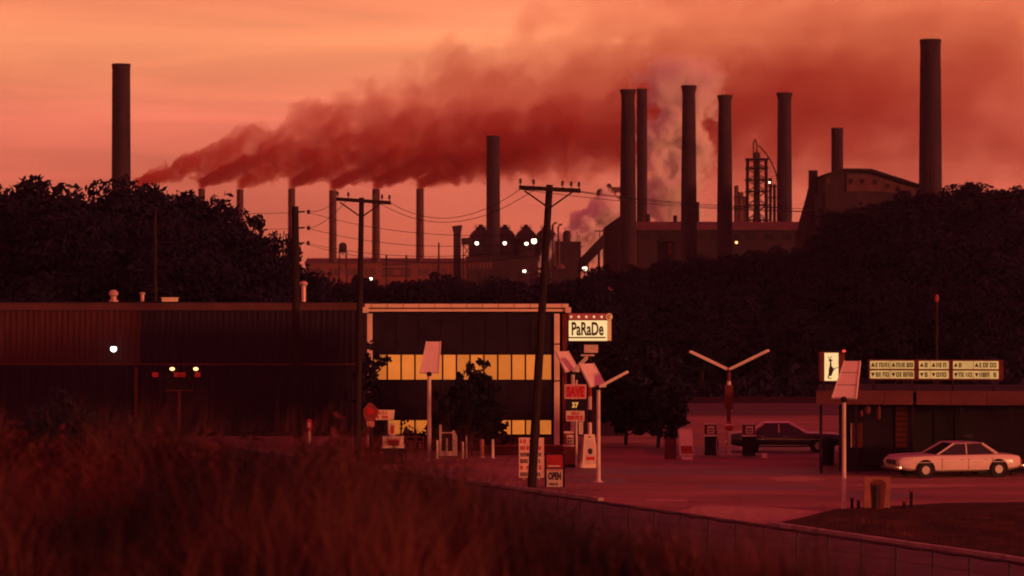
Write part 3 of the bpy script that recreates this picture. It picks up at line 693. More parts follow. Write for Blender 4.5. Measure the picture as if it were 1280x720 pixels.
# lattice tower
d = 530; s = d / F; cx = PX(946, d); zt = PZ(199, d) - ZB; 
o = thing('lattice_tower', 'steel lattice tower with a looped pipe on top between two flared chimneys', 'tower', (cx, d, ZB))
hw0, hw1 = 12.5 * s, 11.5 * s
def cor(z, sx, sy): w = hw0 + (hw1 - hw0) * z / zt; return (sx * w, sy * w, z)
for sx in (-1, 1):
    for sy in (-1, 1):
        mb = MB(); mb.tube(cor(-1, sx, sy), cor(zt, sx, sy), .17, n=6); mb.build('leg', m_steel, o)
lev = [0, 4.5, 8.5, 12.0, 15.0, 17.8, 20.4, 22.6, 24.8, zt]
lev = [z for z in lev if z < zt - .8] + [zt]
for i in range(len(lev) - 1):
    for (ax_, bx_) in (((-1, -1), (1, -1)), ((1, -1), (1, 1)), ((1, 1), (-1, 1)), ((-1, 1), (-1, -1))):
        for (za, zb) in ((lev[i], lev[i + 1]), (lev[i + 1], lev[i])):
            mb = MB(); mb.tube(cor(za, *ax_), cor(zb, *bx_), .085, n=4); mb.build('brace', m_steel, o)
    mb = MB(); w = hw0 * 1.12; z = lev[i + 1]
    mb.box(-w, w, -w, w, z - .12, z + .1); mb.build('platform', m_steel, o)
mb = MB(); mb.lathe([(5.6 * s, -1), (5.6 * s, zt * .55), (4.2 * s, zt * .62), (4.0 * s, zt - .2), (4.6 * s, zt), (4.4 * s, zt + .9), (2.4 * s, zt + 1.4)], 18); mb.build('vessel', m_stove, o, True)
mb = MB(); mb.path([(-4.2 * s, 0, zt), (-4.2 * s, 0, PZ(180, d) - ZB), (-3.3 * s, 0, PZ(175.4, d) - ZB), (-2.2 * s, 0, PZ(174, d) - ZB), (-.6 * s, 0, PZ(178, d) - ZB), (0, 0, PZ(186, d) - ZB), (.6 * s, 0, zt)], .13, 7); mb.build('looped_pipe', m_steel, o, True)
mb = MB(); mb.path([(1.5 * s, 0, PZ(181, d) - ZB), (10 * s, 0, PZ(190, d) - ZB), (18 * s, 0, PZ(202, d) - ZB), (24 * s, 0, PZ(216, d) - ZB), (26.5 * s, 0, PZ(232, d) - ZB)], .13, 6); mb.build('downcomer', m_steel, o, True)
for px, py in ((959, 228), (964, 222), (969, 230)):
    mb = MB(); mb.tube((PX(px, d) - cx, 1.5, -1), (PX(px, d) - cx, 1.5, PZ(py, d) - ZB), .3, n=8); mb.build('side_pipe', m_steel, o, True)
for py in (232, 246, 258): bx(o, 'side_platform', 957, 973, py, py + 1.1, m_steel, dd=d, y0=.6, y1=2.6)
# paler towers behind, left of the lattice
d = 700
o = thing('pipe_tower', 'slim pale pipe tower left of and behind the lattice tower', 'tower', (PX(924, d), d, ZB)); c = o.location.x
for px, py, r in ((920.5, 232, .7), (925.5, 240, 1.0), (931, 246, .6)):
    mb = MB(); mb.tube((PX(px, d) - c, 0, -1), (PX(px, d) - c, 0, PZ(py, d) - ZB), r, r * .8, n=10); mb.build('pipe', m_brick2, o, True)
for py in (246, 258): bx(o, 'platform', 917, 934, py, py + 1, m_steel, dd=d)
# powerhouse with gabled roof
d = 430; xA = PX(1029, d)
o = thing('powerhouse', 'dark gabled powerhouse with a row of small windows at upper right', 'factory', (xA, d, ZB))
P = lambda px, py: (PX(px, d) - xA, PZ(py, d) - ZB)
mb = MB(); mb.prism([P(1030, 372), P(1030, 219), P(1054, 214), P(1085, 214.5), P(1148, 234), P(1148, 372)], -2, 14); mb.build('wall', m_wall, o)
mb = MB(); pts = [P(1028, 218.5), P(1053, 211.6), P(1086, 212), P(1150, 232.5)]; low_ = [P(1150, 235), P(1085, 214.8), P(1054, 214.4), P(1028, 221)]
mb.prism(pts + low_, -3.2, 14.6); mb.build('roof', m_steel, o)
mb = MB(); mb.prism([P(1056, 240), P(1056, 218.5), P(1084, 218.5), P(1142, 236.5), P(1142, 246), P(1100, 240)], -2.25, -1.9); mb.build('upper_wall', m_brick2, o)
for k, px in enumerate((1059, 1073, 1089, 1105, 1117, 1131)):
    yy = 224.5 + max(0, px - 1085) * .3
    a_ = P(px, yy + 5.5); b_ = P(px + 5, yy)
    mb = MB(); mb.box(a_[0], b_[0], -2.4, -2.26, a_[1], b_[1]); w = mb.build('window', m_dark, o)
    mb = MB(); mb.box(a_[0] - .1, b_[0] + .1, -2.46, -2.41, a_[1] - .12, a_[1]); mb.build('sill', m_brick2, w)
mb = MB(); a_, b_ = P(1025.5, 372), P(1031, 240); mb.box(a_[0], b_[0], -1.5, 8, a_[1], b_[1]); mb.build('lean_to', m_wall, o)
mb = MB(); a_, b_ = P(1031.6, 230), P(1035, 223); mb.box(a_[0], b_[0], -2.16, -1.95, a_[1], b_[1]); mb.build('loading_door', m_roofrust, o)

# ------------------------------------------------------------------ poles and wires
def pole(px_top, top, px_base, base, w, label, arm=None, d=None):
    d = d or GD(base); s = F / d
    b = Vector((PX(px_base, d), d, 0)); t = Vector((PX(px_top, d), d, PZ(top, d)))
    o = thing('utility_pole', label, 'utility pole', b); v = t - b
    mb = MB(); r = w / s / 2
    mb.path([Vector((0, 0, -.3)), v * .33, v * .66, v], [r * 1.2, r * 1.12, r * 1.0, r * .88], 12); mb.build('shaft', m_pole, o, True)
    if arm:
        za, l, rt, tilt = arm
        p = v * ((PZ(za, d)) / v.z); al, ar = (PX(px_top - l, d) - PX(px_top, d)), (PX(px_top + rt, d) - PX(px_top, d))
        mb = MB(); mb.prism([(p.x + al, p.z - al * tilt - .07), (p.x + ar, p.z - ar * tilt - .07), (p.x + ar, p.z - ar * tilt + .09), (p.x + al, p.z - al * tilt + .09)], -.30, -.16); mb.build('crossarm', m_pole, o)
        for sx in (-1, 1):
            mb = MB(); mb.tube((p.x + sx * .95, -.20, p.z - .05), (p.x, -.17, p.z - .72), .035, n=6); mb.build('arm_brace', m_steel, o)
        for fx in (al * .95, al * .52, ar * .42, ar * .7, ar * .95):
            mb = MB(); q = p.z - fx * tilt + .085
            mb.lathe([(.02, q - .02), (.02, q + .08), (.055, q + .09), (.06, q + .15), (.045, q + .19), (.06, q + .22), (.03, q + .27)], 10, c=(p.x + fx, -.23, 0)); mb.build('insulator', m_insul, o, True)
    return o
pB = pole(687, 231, 664, 612, 9.6, 'near wooden utility pole with a long crossarm, leaning right', (237, 38, 39, .055))
pA = pole(452, 247, 446.5, 580, 7.2, 'wooden utility pole with crossarm between warehouse and lit building', (251.5, 31, 37, .07))
pC = pole(369, 258, 371.5, 556, 9.5, 'stout bare utility pole without a crossarm in front of the trees', None, d=148)
for py, ln in ((265, 17), (285, 17), (304, 16)):
    d = 148; z = PZ(py, d); vx = PX(369, d) - PX(371.5, d)
    mb = MB(); mb.tube((vx + .15, 0, z), (vx + .15 + ln / F * d * .5, 0, z + .02), .05, n=6); mb.build('bracket', m_steel, pC)
    mb = MB(); mb.lathe([(.04, -.05), (.11, 0), (.05, .06), (.11, .11), (.04, .18)], 10, c=(vx + .35 + ln / F * d * .5, 0, z - .06)); mb.build('insulator', m_insul, pC, True)
# thin dark pole further left of the warehouse
pD = pole(194, 262, 195, 560, 4.5, 'thin dark pole at left standing before the tree mass', None, d=160)
def wire(a, b, sag, label, group, r=.012):
    a, b = Vector(a), Vector(b); n = 14; pts = []
    for i in range(n + 1):
        t = i / n; p = a.lerp(b, t); p.z -= sag * 4 * t * (1 - t); pts.append(p)
    mb = MB(); mb.path(pts, r, 5); o = mb.build('wire', m_dark, None)
    return tag(o, label, 'wire', group)
dA, dB, dC = GD(580), GD(612), 148
gw = 'wires strung between the wooden poles'
for pa_, pb_, sg, od in (((487, 253), (651, 236), .9, 'upper'), ((470, 251), (668, 237), 1.1, 'lower')):
    wire(W(*pa_, dA), W(*pb_, dB), sg, od + ' thin wire sagging from one crossarm pole to the other', gw)
for pa_, pb_, sg, od in (((423, 248), (383, 263), .25, 'upper'), ((432, 252), (383, 286), .25, 'lower')):
    wire(W(*pa_, dA), W(*pb_, dC), sg, od + ' short wire running left from the crossarm pole to the bare pole', gw)
for pa_, pb_, sg, od in (((383, 264.5), (680, 292), .5, 'topmost'), ((383, 284.5), (682, 300), .55, 'second'), ((382, 303.5), (684, 310), .5, 'third'), ((382, 305), (684, 318), .6, 'lowest')):
    wire(W(*pa_, dC), W(*pb_, dB), sg, od + ' of four long low wires from the bare pole to the near pole', gw)
for py0, py1, od in ((266, 280, 'upper'), (286, 297, 'lower')):
    wire(W(366, py0, dC), W(-60, py1 - 55, 150), .6, od + ' wire running off left from the bare pole over the trees', gw)
for pa_, pb_, sg, od in (((724, 239), (1330, 232), .9, 'upper'), ((716, 239), (1330, 239), .9, 'middle'), ((652, 237), (1330, 247), .8, 'lower')):
    wire(W(*pa_, dB), W(*pb_, 140), sg, od + ' wire leading right from the near pole past the tall chimneys', gw)
# ------------------------------------------------------------------ lettering
_lib = {}
def text_mesh(s, size, width=None, ext=.006, bold=0.0):
    cu = bpy.data.curves.new('lettering', 'FONT'); cu.body = s; cu.size = size; cu.align_x = 'CENTER'; cu.align_y = 'CENTER'; cu.extrude = ext; cu.offset = bold
    cu.resolution_u = 3
    ob = bpy.data.objects.new('lettering', cu); C.objects.link(ob)
    dg = bpy.context.evaluated_depsgraph_get(); me = bpy.data.meshes.new_from_object(ob.evaluated_get(dg))
    bpy.data.objects.remove(ob)
    co = np.array([v.co[:] for v in me.vertices])
    mn, mx = co.min(0), co.max(0)
    sc = (width / (mx[0] - mn[0])) if width else 1.0
    cxx, cyy = (mn[0] + mx[0]) / 2, (mn[1] + mx[1]) / 2
    for v, c_ in zip(me.vertices, co): v.co = ((c_[0] - cxx) * sc, -c_[2], (c_[1] - cyy))
    return me
def lettering(s, size, m, parent, x, y, z, width=None, bold=0.0, name='lettering', ext=.006, high=None):
    me = text_mesh(s, size, width, ext, bold); me.materials.clear(); me.materials.append(m)
    if high:
        zs = [v.co.z for v in me.vertices]; k = high / (max(zs) - min(zs))
        for v in me.vertices: v.co.z *= k
    o = bpy.data.objects.new(name, me); C.objects.link(o); o.parent = parent; o.location = (x, y, z); return o
def glyphs(m, parent, x0, x1, y, zc, h, seed, name='lettering', gap=.28, heavy=.2):
    """a row of upright block strokes, as blurred as the words are in the photograph"""
    rd = random.Random(seed); mb = MB(); x = x0; cw = h * .62
    while x + cw < x1:
        if rd.random() < .86:
            t = h * heavy; k = rd.random()
            mb.box(x, x + t, y - .008, y, zc - h / 2, zc + h / 2)
            if k < .75: mb.box(x + cw - t, x + cw, y - .008, y, zc - h / 2, zc + h / 2)
            if k > .2: mb.box(x + t + .001, x + cw - t - .001, y - .008, y, zc + h / 2 - t, zc + h / 2)
            if k > .5: mb.box(x + t + .001, x + cw - t - .001, y - .008, y, zc - t / 2, zc + t / 2)
            if .3 < k: mb.box(x + t + .001, x + cw - t - .001, y - .008, y, zc - h / 2, zc - h / 2 + t)
        x += cw * (1 + gap)
    return mb.build(name, m, parent)

# ------------------------------------------------------------------ long warehouse on the left
d = 155; xL, xR = PX(-40, d), PX(456, d); zt = PZ(378, d)
o = thing('warehouse', 'long dark corrugated warehouse along the left with a flat roof', 'warehouse', (xL, d, 0)); L = xR - xL
mb = MB(); mb.box(0, L, .1, 14, -.3, zt - .12); mb.build('shell', m_dark, o)
def corr(w, h, pitch=.29, dep=.05):
    n = int(round(w / pitch)); p = w / n; poly = []
    for i in range(n):
        poly += [(i * p, 0), (i * p + p * .5, 0), (i * p + p * .62, -dep), (i * p + p * .88, -dep)]
    poly += [(w, 0)]
    mb = MB(); vs = [(u, w_, z) for z in (0, h) for u, w_ in poly]; k = len(poly)
    mb.add(vs, [(i, i + 1, k + i + 1, k + i) for i in range(k - 1)])
    mb.box(0.002, w - .002, 0.002, .05, 0, h)
    return mb
pw = 0.92; npan = int(L / pw); pw = L / npan
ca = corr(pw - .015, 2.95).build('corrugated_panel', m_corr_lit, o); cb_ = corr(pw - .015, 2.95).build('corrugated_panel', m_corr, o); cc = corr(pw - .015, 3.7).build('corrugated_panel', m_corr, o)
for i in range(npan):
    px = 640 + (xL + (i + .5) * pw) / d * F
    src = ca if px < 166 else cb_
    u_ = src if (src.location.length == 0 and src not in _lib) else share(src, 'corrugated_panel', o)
    _lib[src] = 1
    u_.location = (i * pw, random.uniform(-.012, .012), 3.82)
    c_ = cc if i == 0 else share(cc, 'corrugated_panel', o)
    c_.location = (i * pw, random.uniform(-.012, .012), .08)
mb = MB(); mb.box(-.1, L + .1, -.18, .09, zt - .44, zt - .02, bev=.03); mb.build('fascia', m_fascia_d, o)
mb = MB(); mb.box(-.1, L + .1, -.24, 14.1, zt - .015, zt + .04); mb.build('roof', m_dark, o)
mb = MB(); mb.box(0, L, -.11, -.052, 3.72, 3.81); mb.build('flashing', m_darkred, o)
for px0 in (171,):
    mb = MB(); x = PX(px0, d) - xL; mb.tube((x, -.18, 0), (x, -.18, 3.6), .11, n=10); mb.build('downpipe', m_darkred, o, True)
# on its roof
m_galv = mat('galvanised_vent', (0.62, 0.42, 0.36), 0.45, 0.2, 5, metal=.3)
def vent(px, top, w, label, tall=False, dd=157):
    x = PX(px, dd); s = dd / F; z0 = zt + .03; h = PZ(top, dd) - z0; r = w * s / 2
    v = thing('roof_vent', label, 'roof vent', (x, dd, z0))
    if tall:
        mb = MB(); mb.lathe([(r * .6, -.02), (r * .6, h * .82)], 16); mb.build('pipe', m_galv, v, True)
        mb = MB(); mb.lathe([(r * .75, h * .74), (r * 1.05, h * .86), (r * .95, h * .92), (r * .2, h)], 16); mb.build('cowl', m_galv, v, True)
    else:
        mb = MB(); mb.lathe([(r * 1.0, -.02), (r * 1.0, h * .12), (r * .62, h * .2), (r * .62, h * .45)], 16); mb.build('base', m_galv, v, True)
        mb = MB(); mb.lathe([(r * .7, h * .45), (r * .98, h * .6), (r * .98, h * .75), (r * .6, h * .95), (r * .1, h)], 16); mb.build('turbine', m_galv, v, True)
    return v
vent(142, 362, 12, 'squat rounded roof vent at far left of the warehouse roof')
vent(178, 365, 8, 'small slim roof vent second from left on the warehouse roof', True)
vent(379.5, 351, 10, 'tall pale capped vent pipe beside the bare utility pole', True)
v = thing('roof_hatch', 'flat orange lit box on the warehouse roof edge', 'roof hatch', (PX(212.5, 156), 156, zt + .04))
mb = MB(); mb.box(-.42, .42, -.3, .3, 0, .2, bev=.02); mb.build('box', m_cream, v); mb = MB(); mb.box(-.46, .46, -.34, .34, .2, .24); mb.build('lid', m_cream, v)
# wall lamp
lo = thing('wall_lamp', 'round pale green lamp glowing on the red corrugated wall', 'wall lamp', W(142, 436, d - .9))
mb = MB(); r = 3.9 * d / F; mb.lathe([(r * math.sin(t) + 1e-3, -r * math.cos(t)) for t in np.linspace(0, math.pi, 11)], 16); mb.build('globe', m_bulb_g, lo, True)
mb = MB(); mb.path([(0, .1, r * .9), (0, .3, r * 1.7), (0, .82, r * 1.7)], .035, 6); mb.build('bracket', m_steel, lo)
mb = MB(); mb.lathe([(r * .3, r * 1.3), (r * .55, r * .95), (r * .9, r * .7)], 14, caps=False); mb.build('hood', m_steel, lo, True)
# free standing sign with two lamps in front of the warehouse
d = 141; cx = PX(224, d)
o = thing('billboard', 'dark double lamp board on one post before the warehouse', 'sign', (cx, d, 0))
mb = MB(); mb.tube((0, 0, -.2), (0, 0, PZ(489, d)), .09, n=10); mb.build('post', m_darkred, o, True)
mb = MB(); mb.box(PX(207, d) - cx, PX(241, d) - cx, -.08, .08, PZ(487, d), PZ(473, d), bev=.015); mb.build('board', m_dark, o)
mb = MB(); mb.box(PX(207, d) - cx, PX(241, d) - cx, -.1, .1, PZ(489, d), PZ(487.3, d)); mb.build('lower_rail', m_darkred, o)
for px in (194, 221, 228.5, 247):
    mb = MB(); x = PX(px, d) - cx; mb.box(x - .14, x + .14, -.1, .08, PZ(471.5, d), PZ(465.5, d), bev=.03); mb.build('lamp_back', m_red, o)
mb = MB(); mb.box(PX(190, d) - cx, PX(250, d) - cx, .09, .13, PZ(471, d), PZ(469.5, d)); mb.build('lamp_rail', m_steel, o)
for px in (216, 245.5):
    x = PX(px, d) - cx; mb = MB(); z = PZ(461, d)
    mb.lathe([(.13 * math.sin(t) + 1e-3, -.085 * math.cos(t)) for t in np.linspace(0, math.pi, 9)], 14, c=(x, -.25, z)); a_ = mb.build('lamp', m_bulb_o, o, True)
    mb = MB(); mb.path([(x, .1, PZ(470, d)), (x, .08, z + .12), (x, -.25, z + .16)], .025, 6); mb.build('gooseneck', m_steel, a_)
# ------------------------------------------------------------------ lit building in the middle
d = 135; xA, xB = PX(457, d), PX(710, d); Wd = xB - xA
o = thing('shop_building', 'two storey dark building with amber lit windows and pale fascia', 'building', (xA, d, 0))
P = lambda px: PX(px, d) - xA; Z = lambda py: PZ(py, d)
mb = MB()
mb.box(.05, Wd - .05, .35, 11, -.2, Z(391)); mb.build('shell', m_dark, o)
zc = Z(386)
# fascia: two pale boards with a shadow groove, corner caps
mb = MB(); mb.box(-.02, Wd + .02, -.25, .33, Z(384.6), Z(379.8), bev=.02); mb.build('fascia_board', m_cream, o)
mb = MB(); mb.box(.1, Wd - .1, -.20, .33, Z(389.5), Z(386.2), bev=.02); mb.build('fascia_board', m_cream, o)
mb = MB(); mb.box(.1, Wd - .1, -.1, .33, Z(386.2) + .004, Z(384.6) - .004); mb.build('fascia_groove', m_darkred, o)
for x in (0, Wd):
    mb = MB(); mb.box(x - .14, x + .14, -.32, .3, Z(391), Z(384), bev=.02); mb.build('corner_cap', m_cream, o)
mb = MB(); mb.box(-.05, Wd + .05, -.1, 11.1, Z(379.8) + .004, Z(379.8) + .06); mb.build('roof', m_dark, o)
for x in np.linspace(.3, Wd - .3, 13):
    mb = MB(); mb.box(x - .012, x + .012, -.262, -.252, Z(384.3), Z(380.2)); mb.build('joint', m_darkred, o)
# upper wall panels
for k in range(8):
    x = P(467) + (P(690) - P(467)) * k / 8; w = (P(690) - P(467)) / 8
    mb = MB(); mb.box(x + .01, x + w - .01, .0, .34, Z(442), Z(391) - .02, bev=.012); mb.build('wall_panel', m_dark, o)
for k in range(8):
    x = P(467) + (P(690) - P(467)) * k / 8; w = (P(690) - P(467)) / 8
    mb = MB(); mb.box(x + .01, x + w - .01, -.02, .34, Z(524.5), Z(476), bev=.012); mb.build('wall_panel', m_dark, o)
for (pa, pb) in ((457.5, 465.5), (691, 699.5)):
    mb = MB(); mb.box(P(pa) + .06, P(pb), -.12, .34, 0, Z(392), bev=.02); mb.build('pilaster', m_cream, o)
    for py in (430, 476):
        q = MB(); q.box(P(pa) + .05, P(pb) + .01, -.14, -.121, Z(py) - .03, Z(py) + .03); q.build('joint', m_dark, o)
mb = MB(); mb.box(P(703), P(709), -.05, .34, 0, Z(392)); mb.build('side_strip', m_darkred, o)
# window bands
mul = [467, 484, 501.3, 518.6, 536, 553.2, 570.5, 587.5, 604.8, 622.2, 639.5, 656.8, 674, 690]
def band(ya, yb, dark=()):
    for i in range(len(mul) - 1):
        mb = MB(); mb.box(P(mul[i]) + .04, P(mul[i + 1]) - .04, .10, .13, Z(yb) + .02, Z(ya) - .02)
        pn = mb.build('window_pane', m_glass if i in dark else m_panes[random.randrange(3)], o)
    for x in mul:
        mb = MB(); mb.box(P(x) - .035, P(x) + .035, .04, .2, Z(yb), Z(ya)); mb.build('mullion', m_dark, o)
    mb = MB(); mb.box(P(466), P(691), -.04, .2, Z(yb) - .06, Z(yb) - .004); mb.build('sill', m_dark, o)
band(443, 475); band(525, 543.5, dark=(0, 4, 5, 6, 7, 8))
mb = MB(); mb.box(P(467), P(690), .02, .34, -.1, Z(544) - .07); mb.build('base_wall', m_darkred, o)
# low planter wall in front at the right
o = thing('low_wall', 'low reddish wall in front of the lit building, behind the price board', 'wall', (PX(640, 131.5), 131.5, 0))
mb = MB(); mb.box(PX(600, 131.5) - o.location.x, PX(704, 131.5) - o.location.x, -.15, .15, 0, .42, bev=.03); mb.build('body', m_darkred, o)
mb = MB(); mb.box(PX(599, 131.5) - o.location.x, PX(705, 131.5) - o.location.x, -.2, .2, .42, .48, bev=.015); mb.build('coping', mat('red_coping', (.3, .06, .055), .8), o)
# trees in front of it
def shrub(px, top, base, wpx, label, seed, n=2600, leaf=.16, low=.25, cat='tree', name='small_tree', hfac=1.0):
    d = GD(base); hgt = PZ(top, d); s = d / F
    tb, cm = tree_meshes(seed, hgt * .97, wpx * s / 2, n, leaf, low); cm.materials.append(m_leaf2)
    o = thing(name, label, cat, (PX(px, d), d, 0))
    tb.build('trunk', m_bark, o); c = bpy.data.objects.new('crown', cm); C.objects.link(c); c.parent = o
    return o
shrub(590, 449, 570, 64, 'small dark bushy tree in front of the amber windows', 21, 5500, .14, .08)
shrub(568, 482, 569.5, 44, 'low dark bush left of the small tree before the windows', 26, 2600, .14, .02, 'bush', 'bush')
shrub(612, 484, 569.2, 46, 'low dark bush right of the small tree before the windows', 27, 2600, .14, .02, 'bush', 'bush')
shrub(463, 424, 566, 30, 'slim ragged tree at the left corner of the lit building', 22, 900, .17, .2)
shrub(822, 432, 560, 78, 'round dark tree left of the petrol pumps', 23, 7500, .17, .02)
shrub(782, 446, 556, 60, 'smaller dark tree left of the round tree by the pumps', 24, 5500, .17, .02)
shrub(515, 520, 566, 18, 'little dark shrub before the lower amber windows', 25, 500, .12, .1, 'shrub', 'shrub')
# ------------------------------------------------------------------ lamps on the forecourt
m_lamp = mat('white_enamel', (0.80, 0.70, 0.55), 0.5, 0.08, 1.5)
def station_lamp(px, base, top, label, arms, d=None, wpole=5.5, pm=None):
    d = d or GD(base); s = d / F
    o = thing('station_lamp', label, 'lamp', (PX(px, d), d, 0), 0, 'angled panel lamps of the forecourt'); zt = PZ(top, d)
    mb = MB(); mb.lathe([(.13, 0), (.13, .05), (wpole * s / 2, .12), (wpole * s / 2 * .85, zt)], 14); mb.build('pole', pm or m_white2, o, True)
    mb = MB(); mb.lathe([(.24, .0), (.24, .03), (.13, .06)], 14); mb.build('base_plate', m_white2, o, True)
    mb = MB(); mb.lathe([(.09, zt - .08), (.12, zt), (.10, zt + .08), (.02, zt + .12)], 12); mb.build('socket', m_dark, o, True)
    for dx, dy, dz, w0, w1 in arms:
        a = Vector((dx, dy, dz)); Ln = a.length; f = a.normalized(); side = Vector((0, 0, 1)).cross(f).normalized(); up = f.cross(side)
        M = Matrix((side, f, up)).transposed().to_4x4(); M.translation = Vector((0, 0, zt + .02))
        hd = MB(); th = .07
        hd.prism([(-w0 / 2, .06), (w0 / 2, .06), (w1 / 2, Ln), (-w1 / 2, Ln)], -th / 2, th / 2, axis='z', M=M); h_ = hd.build('lamp_head', m_lamp, o)
        for sx in (-1, 1):
            e = MB(); e.prism([(sx * (w0 / 2 + .002), .06), (sx * (w0 / 2 + .032), .06), (sx * (w1 / 2 + .032), Ln + .02), (sx * (w1 / 2 + .002), Ln + .02)], -th / 2 - .012, th / 2 + .022, axis='z', M=M); e.build('edge_rail', m_white, h_)
        for t in ((.36, .69) if w0 == .80 else ()):
            e = MB(); ww = (w0 + (w1 - w0) * t) / 2 - .01; e.box(-ww, ww, Ln * t - .012, Ln * t + .012, th / 2 + .001, th / 2 + .008, M=M); e.build('seam', m_darkred, h_)
    return o
station_lamp(536.5, 576.5, 468, 'panel lamp in front of the amber windows, left of the small tree', [(.16, 1.45, 1.42, .82, .62)])
station_lamp(1055, 639, 500, 'panel lamp on the grass island at right, big segmented head', [(.46, 1.4, 1.26, .80, .52)])
station_lamp(748, 603, 485, 'panel lamp with one broad and one thin arm, front of the price signs', [(-.46, 1.05, .90, .66, .62), (1.15, -.15, .62, .3, .34)])
station_lamp(716, 574, 466, 'panel lamp standing behind the red lettered sign', [(-.48, 1.0, .92, .68, .60), (.7, -.3, .75, .22, .22)])
station_lamp(911, 571, 465.5, 'wide V shaped panel lamp over the petrol pumps', [(-1.76, .35, .84, .42, .36), (1.78, -.5, .90, .48, .42)], pm=m_darkred)  # dark pole colour paints the shade on its lower half
vl = [x for x in bpy.data.objects if x.name.startswith('station_lamp') and 9 < x.location.x < 12 and x.location.y > 120][0]
dv = vl.location.y; mb = MB(); mb.box(-.19, .19, -.14, .14, PZ(514, dv), PZ(484, dv), bev=.02); mb.build('control_box', m_darkred, vl)
mb = MB(); mb.lathe([(.10, PZ(483.8, dv)), (.07, PZ(470, dv))], 10); mb.build('lit_collar', m_white2, vl, True)  # pale sleeve puts light into the colour of the upper pole
# ------------------------------------------------------------------ signs in the middle
d = 124.5; cx = PX(737.5, d)
o = thing('pole_sign', 'backlit cream sign reading PaRaDe on a striped pole', 'sign', (cx, d, 0)); P = lambda px: PX(px, d) - cx; Z = lambda py: PZ(py, d)
mb = MB(); mb.box(P(709.5), P(765), .0, .35, Z(427), Z(391), bev=.02); mb.build('sign_box', m_darkred, o)
mb = MB(); mb.box(P(711), P(757), -.012, -.001, Z(399.5), Z(392.3)); mb.build('top_band', m_signred, o)
mb = MB(); mb.box(P(711), P(759.2), -.016, -.001, Z(426), Z(400.5)); mb.build('face_panel', m_sign, o)
mb = MB(); mb.box(P(759.4), P(764), -.014, -.001, Z(425.6), Z(400.5)); mb.build('side_band', m_signor, o)
mb = MB(); mb.box(P(711), P(757), -.03, -.018, Z(422.8), Z(421.2)); mb.build('underline', m_print, o)
lettering('PaRaDe', .8, m_print, o, (P(714.5) + P(754.5)) / 2, -.026, Z(411), P(754.5) - P(714.5), .022, high=Z(402.5) - Z(419.5))
for px in (714, 723.5, 733, 742.5, 752):
    mb = MB(); 
    st = [(P(px) + (.075 if k % 2 == 0 else .035) * math.sin(k * math.pi / 5), Z(396) + (.075 if k % 2 == 0 else .035) * math.cos(k * math.pi / 5)) for k in range(10)]
    mb.prism(st, -.024, -.013); mb.build('star', m_sign, o)
mb = MB(); mb.tube((P(761.5), -.05, Z(396)), (P(761.5), .02, Z(396)), .15, n=20); em = mb.build('emblem', m_signor, o)
mb = MB(); mb.prism([(P(761.5) + .09 * math.cos(t), Z(396) + .09 * math.sin(t)) for t in np.linspace(.6, 5.4, 14)] + [(P(761.5) + .045 * math.cos(t), Z(396) + .045 * math.sin(t)) for t in np.linspace(5.4, .6, 14)], -.06, -.052); mb.build('emblem_mark', m_print, em)
for a, b, m_ in ((427, 480, m_dark), (480, 495.5, m_red), (495.5, 512, m_white), (512, 528, m_dark), (528, 546, m_white), (546, 581, m_darkred)):
    mb = MB(); mb.tube((0, .15, Z(b)), (0, .15, Z(a)), .085, n=14); mb.build('pole', m_, o, True)
mb = MB(); mb.box(P(730), P(747.5), .02, .3, Z(441), Z(431), bev=.02); mb.build('lamp_box', m_white2, o)
mb = MB(); mb.box(P(726), P(743), .0, .25, Z(445.2), Z(443), bev=.01); mb.build('shelf', m_white2, o)
# SAVE sign and service signs on a white post
d = 121.5; cx = PX(720.5, d)
o = thing('price_sign', 'stacked price signs with red SAVE board on a white post', 'sign', (cx, d, 0)); P = lambda px: PX(px, d) - cx; Z = lambda py: PZ(py, d)
mb = MB(); mb.tube((0, .05, 0), (0, .05, Z(475)), .05, n=10); mb.build('post', m_white2, o, True)
mb = MB(); mb.box(P(705.5), P(733), -.05, -.01, Z(498.5), Z(480.5), bev=.008); b_ = mb.build('save_board', mat('pink_board', (.60, .36, .34), .6, .1), o)
mb = MB(); mb.box(P(707), P(731.5), -.06, -.051, Z(497), Z(482)); mb.build('face', mat('red_pink_face', (.52, .16, .16), .6, .1), b_)
lettering('SAVE', .5, m_redprint, b_, (P(707) + P(731.5)) / 2, -.066, Z(489.5), P(730.5) - P(708), .03, high=Z(483) - Z(496))
mb = MB(); mb.box(P(707), P(732), -.05, -.01, Z(513), Z(499)); b_ = mb.build('numeral_board', m_dark, o)
lettering('37', .3, m_yellowprint, b_, P(719), -.056, Z(506.3), P(723) - P(715), .012, high=Z(502.8) - Z(509.8))
mb = MB(); mb.box(P(707.5), P(730.5), -.05, -.01, Z(526.5), Z(513.5), bev=.006); b_ = mb.build('service_board', m_white2, o)
lettering('SELF', .16, m_redprint, b_, P(719), -.056, Z(516.8), P(724) - P(714), .006)
lettering('SERVICE', .2, m_redprint, b_, P(719), -.056, Z(522.3), P(729) - P(709), .01, high=Z(519.5) - Z(525))
mb = MB(); mb.box(P(723.5), P(729), -.02, .02, Z(543), Z(527)); mb.build('tag_board', m_white2, o)
